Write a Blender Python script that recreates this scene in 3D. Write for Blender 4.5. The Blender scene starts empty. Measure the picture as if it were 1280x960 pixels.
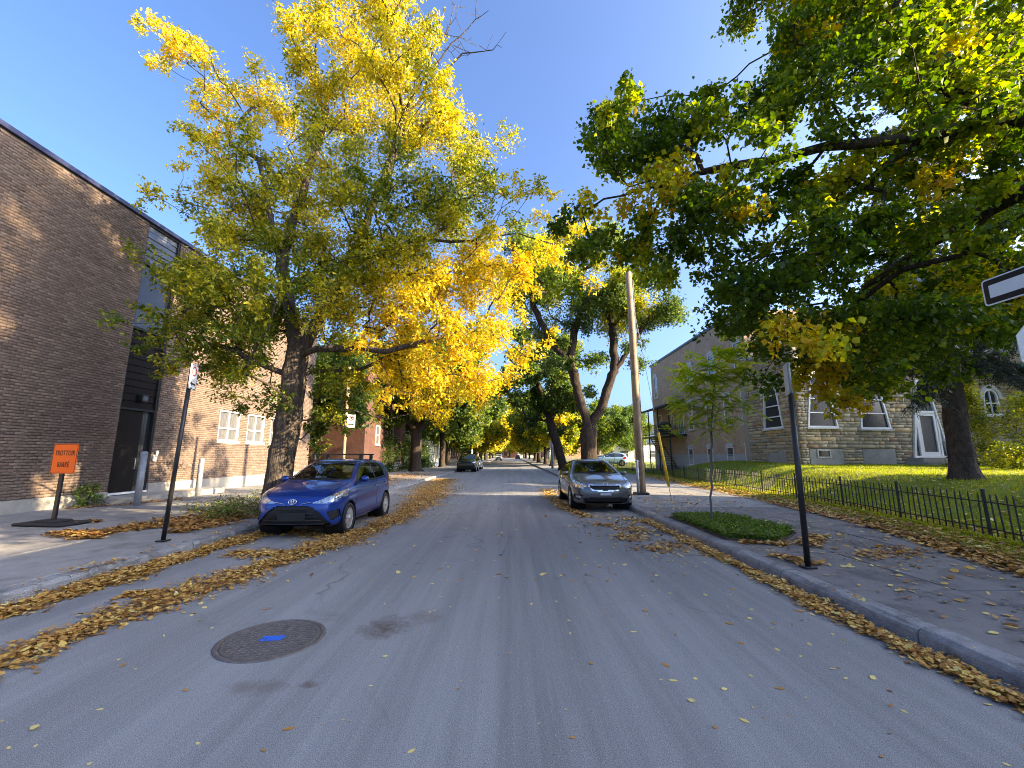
import bpy, bmesh, math, random
import numpy as np
from mathutils import Vector, Matrix

S = bpy.context.scene
R = math.radians
# ------------------------------------------------------------------ camera
cam_d = bpy.data.cameras.new('camera')
cam_d.sensor_width = 36.0
cam_d.lens = 520.0 / 1280.0 * 36.0
cam_d.clip_start = 0.05
cam_d.clip_end = 3000.0
cam = bpy.data.objects.new('camera', cam_d)
cam.location = (0, 0, 1.55)
cam.rotation_euler = (R(90) + math.atan(89 / 520.0), 0, 0)
S.collection.objects.link(cam)
S.camera = cam
# ------------------------------------------------------------------ sky and sun
SUN_EL, SUN_AZ = R(21.0), R(103.0)          # azimuth clockwise from +Y (street direction)
W = bpy.data.worlds.new('World')
S.world = W
W.use_nodes = True
nt = W.node_tree
nt.nodes.clear()
sky = nt.nodes.new('ShaderNodeTexSky')
sky.sky_type = 'NISHITA'
sky.sun_disc = False
sky.sun_elevation = SUN_EL
sky.sun_rotation = SUN_AZ
sky.air_density = 0.6
sky.dust_density = 5.0
sky.ozone_density = 5.5
bg = nt.nodes.new('ShaderNodeBackground')
bg.inputs['Strength'].default_value = 0.15
wo = nt.nodes.new('ShaderNodeOutputWorld')
nt.links.new(sky.outputs[0], bg.inputs[0])
nt.links.new(bg.outputs[0], wo.inputs[0])
sun_d = bpy.data.lights.new('sun', 'SUN')
sun_d.energy = 4.9
sun_d.angle = R(0.5)
sun_d.color = (1.0, 0.79, 0.49)
sun = bpy.data.objects.new('sun', sun_d)
sdir = Vector((math.sin(SUN_AZ) * math.cos(SUN_EL), math.cos(SUN_AZ) * math.cos(SUN_EL), math.sin(SUN_EL)))
sun.rotation_euler = sdir.to_track_quat('Z', 'Y').to_euler()
sun.location = (40, -10, 30)
S.collection.objects.link(sun)
S.view_settings.view_transform = 'Standard'
S.view_settings.look = 'None'
S.view_settings.exposure = 2.15
S.view_settings.gamma = 1.0
S.render.engine = 'CYCLES'
S.cycles.use_denoising = True
S.cycles.denoising_prefilter = 'NONE'
S.cycles.filter_width = 1.0
S.cycles.max_bounces = 8
S.cycles.diffuse_bounces = 4
S.cycles.transparent_max_bounces = 12
S.cycles.caustics_reflective = False
S.cycles.caustics_refractive = False

# ------------------------------------------------------------------ helpers
COL = S.collection
rng = np.random.default_rng(7)
random.seed(7)

def tag(o, label=None, cat=None, group=None, kind=None):
    if label: o['label'] = label
    if cat: o['category'] = cat
    if group: o['group'] = group
    if kind: o['kind'] = kind
    return o

def thing(name, label, cat, loc=(0, 0, 0), rz=0.0, group=None):
    o = bpy.data.objects.new(name, None)
    o.empty_display_size = 0.2
    COL.objects.link(o)
    o.location = loc
    o.rotation_euler = (0, 0, rz)
    return tag(o, label, cat, group)

def link(name, me, parent=None):
    o = bpy.data.objects.new(name, me)
    COL.objects.link(o)
    if parent is not None: o.parent = parent
    return o

def copy_tree(o, parent=None):
    c = o.copy()
    COL.objects.link(c)
    c.parent = parent
    for ch in list(o.children): copy_tree(ch, c)
    return c

def np_mesh(name, V, groups, mats, attrs=None, smooth=False):
    """V (N,3); groups: list of (faces array (M,k), material index)"""
    V = np.asarray(V, np.float32)
    me = bpy.data.meshes.new(name)
    me.vertices.add(len(V))
    me.vertices.foreach_set('co', V.ravel())
    loops, starts, mi, off = [], [], [], 0
    for F, m in groups:
        F = np.asarray(F, np.int32)
        if len(F) == 0: continue
        k = F.shape[1]
        loops.append(F.ravel())
        starts.append(np.arange(len(F), dtype=np.int32) * k + off)
        off += F.size
        mi.append(np.full(len(F), m, np.int32))
    loops = np.concatenate(loops); starts = np.concatenate(starts); mi = np.concatenate(mi)
    me.loops.add(len(loops))
    me.loops.foreach_set('vertex_index', loops)
    me.polygons.add(len(starts))
    me.polygons.foreach_set('loop_start', starts)
    me.polygons.foreach_set('material_index', mi)
    if smooth: me.polygons.foreach_set('use_smooth', np.ones(len(starts), dtype=bool))
    me.update(calc_edges=True)
    for m in (mats if isinstance(mats, (list, tuple)) else [mats]): me.materials.append(m)
    for an, (dom, val) in (attrs or {}).items():
        a = me.attributes.new(an, 'FLOAT', dom)
        a.data.foreach_set('value', np.asarray(val, np.float32))
    return me

class MB:
    """collects faces of one mesh"""
    def __init__(s): s.v = []; s.f = []; s.sm = []
    def add(s, V, F, smooth=False):
        n = len(s.v); s.v += [tuple(p) for p in V]
        for q in F: s.f.append([i + n for i in q]); s.sm.append(smooth)
        return s
    def box(s, c, d, rz=0.0, bev=0.0, M=None):
        x, y, z = d[0] / 2, d[1] / 2, d[2] / 2
        if bev > 0:
            b = min(bev, x * .9, y * .9, z * .9); V = []
            for sx in (-1, 1):
                for sy in (-1, 1):
                    for sz in (-1, 1):
                        V += [(sx * x, sy * (y - b), sz * (z - b)), (sx * (x - b), sy * y, sz * (z - b)), (sx * (x - b), sy * (y - b), sz * z)]
            bm = bmesh.new()
            vs = [bm.verts.new(p) for p in V]
            r = bmesh.ops.convex_hull(bm, input=vs)
            bm.verts.index_update()
            F = [[v.index for v in f.verts] for f in bm.faces]
            V = [tuple(v.co) for v in bm.verts]
            bm.free()
        else:
            V = [(-x, -y, -z), (x, -y, -z), (x, y, -z), (-x, y, -z), (-x, -y, z), (x, -y, z), (x, y, z), (-x, y, z)]
            F = [[0, 3, 2, 1], [4, 5, 6, 7], [0, 1, 5, 4], [1, 2, 6, 5], [2, 3, 7, 6], [3, 0, 4, 7]]
        if M is not None: V = [tuple(M @ Vector(p)) for p in V]
        ca, sa = math.cos(rz), math.sin(rz)
        V = [(c[0] + p[0] * ca - p[1] * sa, c[1] + p[0] * sa + p[1] * ca, c[2] + p[2]) for p in V]
        return s.add(V, F)
    def tube(s, pts, rad, n=10, cap=True, smooth=True):
        pts = [Vector(p) for p in pts]
        rr = rad if isinstance(rad, (list, tuple)) else [rad] * len(pts)
        V, F = [], []
        t0 = (pts[1] - pts[0]).normalized()
        u = t0.orthogonal().normalized()
        for i, p in enumerate(pts):
            t = (pts[min(i + 1, len(pts) - 1)] - pts[max(i - 1, 0)]).normalized()
            u = (u - t * u.dot(t)).normalized()
            w = t.cross(u)
            for k in range(n):
                a = 2 * math.pi * k / n
                V.append(p + (u * math.cos(a) + w * math.sin(a)) * rr[i])
        for i in range(len(pts) - 1):
            for k in range(n):
                F.append([i * n + k, i * n + (k + 1) % n, (i + 1) * n + (k + 1) % n, (i + 1) * n + k])
        s.add(V, F, smooth)
        if cap:
            m = len(s.v)
            s.f.append([m - len(V) + k for k in range(n)][::-1]); s.sm.append(False)
            s.f.append([m - n + k for k in range(n)]); s.sm.append(False)
        return s
    def lathe(s, prof, n=24, axis='Z', c=(0, 0, 0), smooth=True):
        V, F = [], []
        for r, h in prof:
            for k in range(n):
                a = 2 * math.pi * k / n
                x, y = r * math.cos(a), r * math.sin(a)
                p = (x, y, h) if axis == 'Z' else ((x, h, y) if axis == 'Y' else (h, x, y))
                V.append((p[0] + c[0], p[1] + c[1], p[2] + c[2]))
        for i in range(len(prof) - 1):
            for k in range(n):
                F.append([i * n + k, i * n + (k + 1) % n, (i + 1) * n + (k + 1) % n, (i + 1) * n + k])
        return s.add(V, F, smooth)
    def prism(s, poly, t0, t1, fn):
        """polygon (a,b) extruded between t0 and t1; fn(a,b,t)->xyz"""
        n = len(poly)
        V = [fn(a, b, t0) for a, b in poly] + [fn(a, b, t1) for a, b in poly]
        F = [list(range(n))[::-1], list(range(n, 2 * n))] + [[i, (i + 1) % n, n + (i + 1) % n, n + i] for i in range(n)]
        return s.add(V, F)
    def ring(s, outer, inner, t0, t1, fn):
        n = len(outer)
        V = [fn(a, b, t) for t in (t0, t1) for P in (outer, inner) for a, b in P]
        F = []
        for i in range(n):
            j = (i + 1) % n
            F += [[2 * n + i, 2 * n + j, 3 * n + j, 3 * n + i], [i, j, n + j, n + i][::-1], [i, j, 2 * n + j, 2 * n + i], [n + i, n + j, 3 * n + j, 3 * n + i][::-1]]
        return s.add(V, F)
    def build(s, name, mat, parent=None, off=(0, 0, 0), fix=True):
        me = bpy.data.meshes.new(name)
        V = [(p[0] - off[0], p[1] - off[1], p[2] - off[2]) for p in s.v]
        me.from_pydata(V, [], s.f)
        me.polygons.foreach_set('use_smooth', s.sm)
        if fix:
            bm = bmesh.new(); bm.from_mesh(me)
            bmesh.ops.recalc_face_normals(bm, faces=bm.faces)
            bm.to_mesh(me); bm.free()
        me.materials.append(mat)
        me.update()
        return link(name, me, parent)

# ------------------------------------------------------------------ materials
def nmat(name):
    m = bpy.data.materials.new(name); m.use_nodes = True
    n = m.node_tree.nodes; l = m.node_tree.links
    n.clear()
    out = n.new('ShaderNodeOutputMaterial')
    return m, n, l, out

def ramp(n, stops):
    r = n.new('ShaderNodeValToRGB')
    e = r.color_ramp.elements
    while len(e) < len(stops): e.new(0.5)
    for i, (p, c) in enumerate(stops):
        e[i].position = p; e[i].color = (c[0], c[1], c[2], 1)
    return r

def surf(name, c1, c2=None, scale=8.0, rough=0.8, metal=0.0, bump=0.0, bscale=40.0, spec=0.4, stretch=(1, 1, 1), attr=None, coat=0.0, dirt=None, rvar=0.0, bdist=0.02):
    """general procedural surface: two colours mixed by noise (or by the attribute 'tint'), fine bump, optional stains"""
    m, n, l, out = nmat(name)
    b = n.new('ShaderNodeBsdfPrincipled'); l.new(b.outputs[0], out.inputs[0])
    tc = n.new('ShaderNodeTexCoord'); mp = n.new('ShaderNodeMapping')
    mp.inputs['Scale'].default_value = stretch
    l.new(tc.outputs['Object'], mp.inputs[0])
    b.inputs['Roughness'].default_value = rough
    b.inputs['Metallic'].default_value = metal
    b.inputs['Specular IOR Level'].default_value = spec
    b.inputs['Coat Weight'].default_value = coat
    b.inputs['Coat Roughness'].default_value = 0.03
    if c2 is None and not isinstance(c1, list): c2 = tuple(x * 0.75 for x in c1)
    nz = n.new('ShaderNodeTexNoise'); nz.inputs['Scale'].default_value = scale; nz.inputs['Detail'].default_value = 6
    nz.inputs['Roughness'].default_value = 0.65
    l.new(mp.outputs[0], nz.inputs['Vector'])
    if attr:
        a = n.new('ShaderNodeAttribute'); a.attribute_name = attr
        if isinstance(c1, list): r = ramp(n, c1)
        else: r = ramp(n, [(0.0, c1), (1.0, c2)])
        l.new(a.outputs['Fac'], r.inputs[0])
        mx = n.new('ShaderNodeMix'); mx.data_type = 'RGBA'; mx.blend_type = 'OVERLAY'; mx.inputs[0].default_value = 0.55
        l.new(r.outputs[0], mx.inputs[6]); l.new(nz.outputs['Fac'], mx.inputs[7])
        col = mx.outputs[2]
    else:
        r = ramp(n, [(0.32, c1), (0.68, c2)])
        l.new(nz.outputs['Fac'], r.inputs[0]); col = r.outputs[0]
    if dirt:
        n2 = n.new('ShaderNodeTexNoise'); n2.inputs['Scale'].default_value = dirt[1]; n2.inputs['Detail'].default_value = 8
        n2.inputs['Roughness'].default_value = 0.7
        l.new(tc.outputs['Object'], n2.inputs['Vector'])
        r2 = ramp(n, [(0.5, (0, 0, 0)), (0.72, (1, 1, 1))]); l.new(n2.outputs['Fac'], r2.inputs[0])
        m2 = n.new('ShaderNodeMix'); m2.data_type = 'RGBA'
        mu = n.new('ShaderNodeMath'); mu.operation = 'MULTIPLY'; mu.inputs[1].default_value = dirt[2]
        l.new(r2.outputs[0], mu.inputs[0]); l.new(mu.outputs[0], m2.inputs[0])
        l.new(col, m2.inputs[6]); m2.inputs[7].default_value = (*dirt[0], 1)
        col = m2.outputs[2]
    l.new(col, b.inputs['Base Color'])
    if rvar:
        rr = n.new('ShaderNodeMapRange'); rr.inputs[3].default_value = rough - rvar; rr.inputs[4].default_value = rough + rvar
        l.new(nz.outputs['Fac'], rr.inputs[0]); l.new(rr.outputs[0], b.inputs['Roughness'])
    if bump:
        n3 = n.new('ShaderNodeTexNoise'); n3.inputs['Scale'].default_value = bscale; n3.inputs['Detail'].default_value = 5
        l.new(mp.outputs[0], n3.inputs['Vector'])
        bp = n.new('ShaderNodeBump'); bp.inputs['Strength'].default_value = min(1.0, bump); bp.inputs['Distance'].default_value = bdist
        l.new(n3.outputs['Fac'], bp.inputs['Height']); l.new(bp.outputs[0], b.inputs['Normal'])
    return m

def leafmat(name, stops, trans=0.45, gloss=0.35):
    m, n, l, out = nmat(name)
    a = n.new('ShaderNodeAttribute'); a.attribute_name = 'tint'
    r = ramp(n, stops); l.new(a.outputs['Fac'], r.inputs[0])
    b = n.new('ShaderNodeBsdfPrincipled'); b.inputs['Roughness'].default_value = 0.5
    b.inputs['Specular IOR Level'].default_value = gloss
    t = n.new('ShaderNodeBsdfTranslucent')
    hs = n.new('ShaderNodeHueSaturation'); hs.inputs['Saturation'].default_value = 1.15; hs.inputs['Value'].default_value = 1.25
    l.new(r.outputs[0], hs.inputs['Color'])
    l.new(r.outputs[0], b.inputs['Base Color']); l.new(hs.outputs[0], t.inputs['Color'])
    mx = n.new('ShaderNodeMixShader'); mx.inputs[0].default_value = trans
    l.new(b.outputs[0], mx.inputs[1]); l.new(t.outputs[0], mx.inputs[2]); l.new(mx.outputs[0], out.inputs[0])
    return m

def glassmat(name, tint=(0.55, 0.6, 0.6), base=0.06):
    m, n, l, out = nmat(name)
    t = n.new('ShaderNodeBsdfTransparent'); t.inputs[0].default_value = (*tint, 1)
    g = n.new('ShaderNodeBsdfGlossy'); g.inputs['Roughness'].default_value = 0.02
    fr = n.new('ShaderNodeFresnel'); fr.inputs[0].default_value = 1.5
    ad = n.new('ShaderNodeMath'); ad.operation = 'ADD'; ad.inputs[1].default_value = base; ad.use_clamp = True
    l.new(fr.outputs[0], ad.inputs[0])
    mx = n.new('ShaderNodeMixShader'); l.new(ad.outputs[0], mx.inputs[0])
    l.new(t.outputs[0], mx.inputs[1]); l.new(g.outputs[0], mx.inputs[2]); l.new(mx.outputs[0], out.inputs[0])
    return m

def asphalt():
    m, n, l, out = nmat('road_asphalt')
    b = n.new('ShaderNodeBsdfPrincipled'); l.new(b.outputs[0], out.inputs[0])
    b.inputs['Roughness'].default_value = 0.82; b.inputs['Specular IOR Level'].default_value = 0.35
    tc = n.new('ShaderNodeTexCoord')
    def noise(scale, detail, stretch=(1, 1, 1), rough=0.6):
        mp = n.new('ShaderNodeMapping'); mp.inputs['Scale'].default_value = stretch
        l.new(tc.outputs['Object'], mp.inputs[0])
        z = n.new('ShaderNodeTexNoise'); z.inputs['Scale'].default_value = scale; z.inputs['Detail'].default_value = detail
        z.inputs['Roughness'].default_value = rough
        l.new(mp.outputs[0], z.inputs['Vector']); return z.outputs['Fac']
    def mixc(fac, ca, cb, blend='MIX', f=None):
        x = n.new('ShaderNodeMix'); x.data_type = 'RGBA'; x.blend_type = blend
        if fac is not None: l.new(fac, x.inputs[0])
        else: x.inputs[0].default_value = f
        for s_, c_ in ((6, ca), (7, cb)):
            if isinstance(c_, tuple): x.inputs[s_].default_value = (*c_, 1)
            else: l.new(c_, x.inputs[s_])
        return x.outputs[2]
    def rp(f, a, bb):
        r = ramp(n, [(a, (0, 0, 0)), (bb, (1, 1, 1))]); l.new(f, r.inputs[0]); return r.outputs[0]
    lanes = rp(noise(1.0, 4, (1.15, 0.035, 1)), 0.35, 0.66)
    c = mixc(lanes, (0.165, 0.163, 0.160), (0.235, 0.232, 0.228))
    streak = rp(noise(1.0, 6, (5.0, 0.10, 1), 0.7), 0.48, 0.72)
    c = mixc(streak, c, (0.175, 0.175, 0.175)) if False else mixc(rp(noise(1.0, 6, (4.2, 0.13, 1), 0.72), 0.42, 0.86), c, (0.30, 0.296, 0.29))
    blot = rp(noise(0.7, 7, (1, 0.6, 1)), 0.5, 0.75)
    c = mixc(blot, c, (0.20, 0.198, 0.195))
    grit = noise(210.0, 3)
    c = mixc(None, c, rp(grit, 0.3, 0.7), 'OVERLAY', 0.8)
    spk = rp(noise(80.0, 2), 0.63, 0.70)
    c = mixc(spk, c, (0.36, 0.35, 0.34))
    c = mixc(rp(noise(61.0, 2), 0.66, 0.72), c, (0.10, 0.098, 0.096))
    # sealed and open cracks, broken up by noise
    vo = n.new('ShaderNodeTexVoronoi'); vo.feature = 'DISTANCE_TO_EDGE'; vo.inputs['Scale'].default_value = 0.33
    wp = n.new('ShaderNodeTexNoise'); wp.inputs['Scale'].default_value = 1.6; wp.inputs['Detail'].default_value = 6
    l.new(tc.outputs['Object'], wp.inputs['Vector'])
    vm = n.new('ShaderNodeVectorMath'); vm.operation = 'MULTIPLY_ADD'; l.new(wp.outputs['Color'], vm.inputs[0]); vm.inputs[1].default_value = (.9, .9, 0); l.new(tc.outputs['Object'], vm.inputs[2])
    l.new(vm.outputs[0], vo.inputs['Vector'])
    cr = ramp(n, [(0.0, (1, 1, 1)), (0.011, (0, 0, 0))]); l.new(vo.outputs['Distance'], cr.inputs[0])
    cm = n.new('ShaderNodeMath'); cm.operation = 'MULTIPLY'; l.new(cr.outputs[0], cm.inputs[0]); l.new(rp(noise(0.45, 3), 0.46, 0.62), cm.inputs[1])
    c2_ = n.new('ShaderNodeMath'); c2_.operation = 'MULTIPLY'; c2_.inputs[1].default_value = .6; l.new(cm.outputs[0], c2_.inputs[0])
    c = mixc(c2_.outputs[0], c, (0.06, 0.058, 0.056))
    # local stains: position based, with ragged edges
    sep = n.new('ShaderNodeSeparateXYZ'); l.new(tc.outputs['Object'], sep.inputs[0])
    def stain(x, y, rx, ry, colr, amt):
        nonlocal c
        vs = []
        for o_, c0, r0 in (('X', x, rx), ('Y', y, ry)):
            s1 = n.new('ShaderNodeMath'); s1.operation = 'SUBTRACT'; l.new(sep.outputs[o_], s1.inputs[0]); s1.inputs[1].default_value = c0
            s2 = n.new('ShaderNodeMath'); s2.operation = 'DIVIDE'; l.new(s1.outputs[0], s2.inputs[0]); s2.inputs[1].default_value = r0
            s3 = n.new('ShaderNodeMath'); s3.operation = 'MULTIPLY'; l.new(s2.outputs[0], s3.inputs[0]); l.new(s2.outputs[0], s3.inputs[1])
            vs.append(s3.outputs[0])
        ad = n.new('ShaderNodeMath'); ad.operation = 'ADD'; l.new(vs[0], ad.inputs[0]); l.new(vs[1], ad.inputs[1])
        nz = noise(9.0, 6, (1, 1, 1), 0.75)
        a2 = n.new('ShaderNodeMath'); a2.operation = 'MULTIPLY_ADD'; l.new(nz, a2.inputs[0]); a2.inputs[1].default_value = 3.6; l.new(ad.outputs[0], a2.inputs[2])
        r = ramp(n, [(0.0, (0, 0, 0)), (1.0, (1, 1, 1))])
        mr = n.new('ShaderNodeMapRange'); mr.inputs[1].default_value = 1.5; mr.inputs[2].default_value = 2.8; mr.inputs[3].default_value = amt; mr.inputs[4].default_value = 0.0
        l.new(a2.outputs[0], mr.inputs[0])
        c = mixc(mr.outputs[0], c, colr)
    stain(-1.16, 4.12, 0.24, 0.30, (0.075, 0.047, 0.030), 0.85)
    stain(-0.85, 4.35, 0.22, 0.22, (0.15, 0.12, 0.095), 0.6)
    stain(-1.72, 3.12, 0.22, 0.12, (0.125, 0.085, 0.06), 0.6)
    stain(-1.40, 3.16, 0.08, 0.06, (0.085, 0.045, 0.03), 0.8)
    stain(2.9, 8.9, 0.5, 0.5, (0.030, 0.028, 0.028), 0.8)
    l.new(c, b.inputs['Base Color'])
    bp = n.new('ShaderNodeBump'); bp.inputs['Strength'].default_value = 0.5; bp.inputs['Distance'].default_value = 0.004
    l.new(noise(260.0, 3), bp.inputs['Height']); l.new(bp.outputs[0], b.inputs['Normal'])
    return m

M = {}
M['asphalt'] = asphalt()
M['concrete'] = surf('sidewalk_concrete', (0.30, 0.285, 0.265), (0.23, 0.22, 0.205), 3.0, 0.85, bump=0.35, bscale=120, dirt=((0.075, 0.07, 0.066), 1.3, 0.75))
M['old_paving'] = surf('weathered_paving', (0.20, 0.187, 0.177), (0.14, 0.131, 0.125), 2.2, 0.85, bump=0.4, bscale=110, dirt=((0.045, 0.042, 0.04), 1.1, 0.8))
M['kerb'] = surf('kerb_concrete', (0.30, 0.295, 0.29), (0.19, 0.187, 0.185), 9.0, 0.85, bump=0.6, bscale=70, dirt=((0.08, 0.078, 0.075), 5.0, 0.85))
M['foundation'] = surf('foundation_concrete', (0.36, 0.335, 0.29), (0.28, 0.265, 0.235), 1.6, 0.85, bump=0.25, bscale=60, dirt=((0.16, 0.145, 0.125), 2.3, 0.6))
M['brick'] = surf('split_face_brick', [(0.0, (0.14, 0.102, 0.082)), (0.5, (0.195, 0.142, 0.112)), (1.0, (0.25, 0.186, 0.146))], None, 60, 0.9, bump=0.9, bscale=90, attr='tint', spec=0.2)
M['mortar'] = surf('mortar', (0.115, 0.092, 0.078), (0.085, 0.07, 0.06), 20, 0.95)
M['stone'] = surf('ashlar_stone', [(0.0, (0.27, 0.225, 0.155)), (0.3, (0.38, 0.315, 0.215)), (0.55, (0.49, 0.40, 0.265)), (0.75, (0.53, 0.38, 0.205)), (0.9, (0.33, 0.21, 0.12)), (1.0, (0.42, 0.38, 0.31))], None, 9, 0.9, bump=0.4, bscale=30, attr='tint', spec=0.2)
M['stone_mortar'] = surf('stone_mortar', (0.36, 0.315, 0.245), (0.30, 0.26, 0.20), 20, 0.95)
M['white'] = surf('white_paint', (0.78, 0.78, 0.76), (0.68, 0.68, 0.66), 6, 0.5)
M['lintel'] = surf('pale_lintel_stone', (0.55, 0.53, 0.49), (0.45, 0.43, 0.40), 8, 0.8, bump=0.2)
M['black'] = surf('black_paint', (0.012, 0.012, 0.013), (0.02, 0.02, 0.021), 12, 0.4)
M['black_metal'] = surf('black_iron', (0.016, 0.016, 0.017), (0.03, 0.028, 0.026), 30, 0.5, bump=0.1)
M['rubber'] = surf('black_rubber', (0.018, 0.018, 0.018), (0.03, 0.03, 0.03), 30, 0.75, bump=0.2)
M['galv'] = surf('galvanised_steel', (0.36, 0.38, 0.41), (0.27, 0.29, 0.32), 12, 0.5, metal=0.35, bump=0.1, rvar=0.1)
M['metal_grey'] = surf('grey_sign_back', (0.5, 0.52, 0.53), (0.42, 0.44, 0.45), 10, 0.5, metal=0.2)
M['panel'] = surf('slate_metal_panel', (0.115, 0.125, 0.15), (0.09, 0.10, 0.12), 4, 0.45, metal=0.1, rvar=0.08)
M['dark_panel'] = surf('dark_brown_panel', (0.011, 0.009, 0.008), (0.016, 0.013, 0.012), 5, 0.7, spec=0.12)
M['flashing'] = surf('blue_black_flashing', (0.035, 0.042, 0.10), (0.03, 0.035, 0.085), 5, 0.4)
M['window_glass'] = surf('window_glass', (0.018, 0.02, 0.022), (0.026, 0.028, 0.03), 2, 0.04, spec=0.5)
M['curtain'] = surf('curtained_glass', (0.16, 0.16, 0.165), (0.055, 0.056, 0.06), 10, 0.08, spec=0.8, stretch=(6, 6, 0.3))
M['dark_glass'] = surf('dark_curtained_glass', (0.075, 0.076, 0.08), (0.022, 0.023, 0.026), 9, 0.15, spec=0.15, stretch=(6, 6, 0.3))
M['orange'] = surf('orange_sign_face', (0.80, 0.13, 0.012), (0.74, 0.115, 0.01), 5, 0.45)
M['sign_white'] = surf('white_sign_face', (0.72, 0.74, 0.76), (0.66, 0.68, 0.70), 5, 0.4)
M['sign_red'] = surf('red_sign_ring', (0.55, 0.03, 0.03), (0.5, 0.025, 0.025), 5, 0.4)
M['wood'] = surf('weathered_pole_wood', (0.40, 0.30, 0.20), (0.28, 0.20, 0.135), 3, 0.85, bump=0.5, bscale=14, stretch=(9, 9, 0.5), dirt=((0.06, 0.045, 0.035), 3.5, 0.6))
M['grey_wood'] = surf('grey_post', (0.15, 0.145, 0.14), (0.10, 0.098, 0.095), 3, 0.8, stretch=(6, 6, .5))
M['yellow'] = surf('yellow_guard', (0.78, 0.50, 0.02), (0.70, 0.44, 0.02), 3, 0.45)
M['bark_ash'] = surf('furrowed_bark', (0.155, 0.125, 0.10), (0.045, 0.036, 0.030), 2.2, 0.95, bump=1.0, bscale=5.0, stretch=(6, 6, 0.8), spec=0.1, bdist=.09)
M['bark_dark'] = surf('dark_bark', (0.085, 0.066, 0.052), (0.028, 0.022, 0.018), 2.2, 0.95, bump=1.0, bscale=6.0, stretch=(6, 6, 1.0), spec=0.1, bdist=.06)
M['bark_spruce'] = surf('flaky_bark', (0.125, 0.098, 0.080), (0.05, 0.038, 0.031), 4.5, 0.95, bump=1.0, bscale=14.0, stretch=(2, 2, 1.2), spec=0.1, bdist=.06)
M['soil'] = surf('soil', (0.085, 0.062, 0.042), (0.045, 0.034, 0.024), 6, 0.95, bump=0.8, bscale=30)
M['turf'] = surf('turf', (0.15, 0.19, 0.02), (0.22, 0.235, 0.028), 2.5, 0.95, bump=0.8, bscale=60, dirt=((0.07, 0.055, 0.03), 1.2, 0.5))
M['blade'] = leafmat('grass_blade', [(0, (0.09, 0.14, 0.012)), (0.5, (0.31, 0.36, 0.025)), (0.85, (0.50, 0.48, 0.045)), (1, (0.52, 0.44, 0.11))], 0.5, 0.2)
AUT = [(0.0, (0.03, 0.06, 0.008)), (0.3, (0.085, 0.14, 0.013)), (0.5, (0.21, 0.24, 0.018)), (0.68, (0.47, 0.405, 0.028)), (0.86, (0.78, 0.645, 0.034)), (1.0, (0.74, 0.50, 0.04))]
M['ash_leaf'] = leafmat('ash_leaf', AUT, 0.42, 0.3)
M['linden_leaf'] = leafmat('linden_leaf', [(0.0, (0.035, 0.07, 0.010)), (0.35, (0.09, 0.145, 0.014)), (0.55, (0.24, 0.30, 0.02)), (0.72, (0.50, 0.46, 0.022)), (0.88, (0.68, 0.50, 0.025)), (1.0, (0.44, 0.22, 0.025))], 0.58, 0.3)
M['locust_leaf'] = leafmat('locust_leaf', [(0.0, (0.20, 0.32, 0.025)), (0.45, (0.40, 0.52, 0.045)), (0.7, (0.62, 0.60, 0.05)), (1.0, (0.80, 0.58, 0.04))], 0.6, 0.3)
M['maple_leaf'] = leafmat('silver_maple_leaf', [(0.0, (0.045, 0.08, 0.018)), (0.4, (0.115, 0.17, 0.036)), (0.65, (0.26, 0.30, 0.04)), (1.0, (0.60, 0.52, 0.035))], 0.5, 0.3)
M['needle'] = leafmat('spruce_needle', [(0.0, (0.014, 0.026, 0.018)), (0.6, (0.030, 0.050, 0.034)), (1.0, (0.075, 0.085, 0.035))], 0.15, 0.3)
M['cedar'] = leafmat('cedar_spray', [(0.0, (0.05, 0.08, 0.010)), (0.5, (0.22, 0.25, 0.02)), (1.0, (0.58, 0.52, 0.04))], 0.45, 0.3)
M['weed'] = leafmat('weed_leaf', [(0.0, (0.05, 0.10, 0.010)), (0.5, (0.14, 0.22, 0.025)), (0.7, (0.16, 0.19, 0.04)), (1.0, (0.27, 0.21, 0.08))], 0.35, 0.3)
M['fallen'] = leafmat('fallen_leaf', [(0.0, (0.12, 0.05, 0.015)), (0.3, (0.34, 0.165, 0.045)), (0.55, (0.53, 0.285, 0.07)), (0.8, (0.67, 0.45, 0.11)), (1.0, (0.74, 0.62, 0.23))], 0.15, 0.35)
M['iron'] = surf('cast_iron', (0.085, 0.073, 0.066), (0.15, 0.13, 0.118), 14, 0.6, metal=0.1, bump=0.35, bscale=90)
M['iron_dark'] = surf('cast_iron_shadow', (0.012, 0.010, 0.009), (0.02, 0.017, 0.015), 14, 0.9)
M['blue_paint'] = surf('sprayed_blue_paint', (0.012, 0.12, 0.62), (0.016, 0.15, 0.68), 20, 0.6, bump=0.4, bscale=80)
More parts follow.
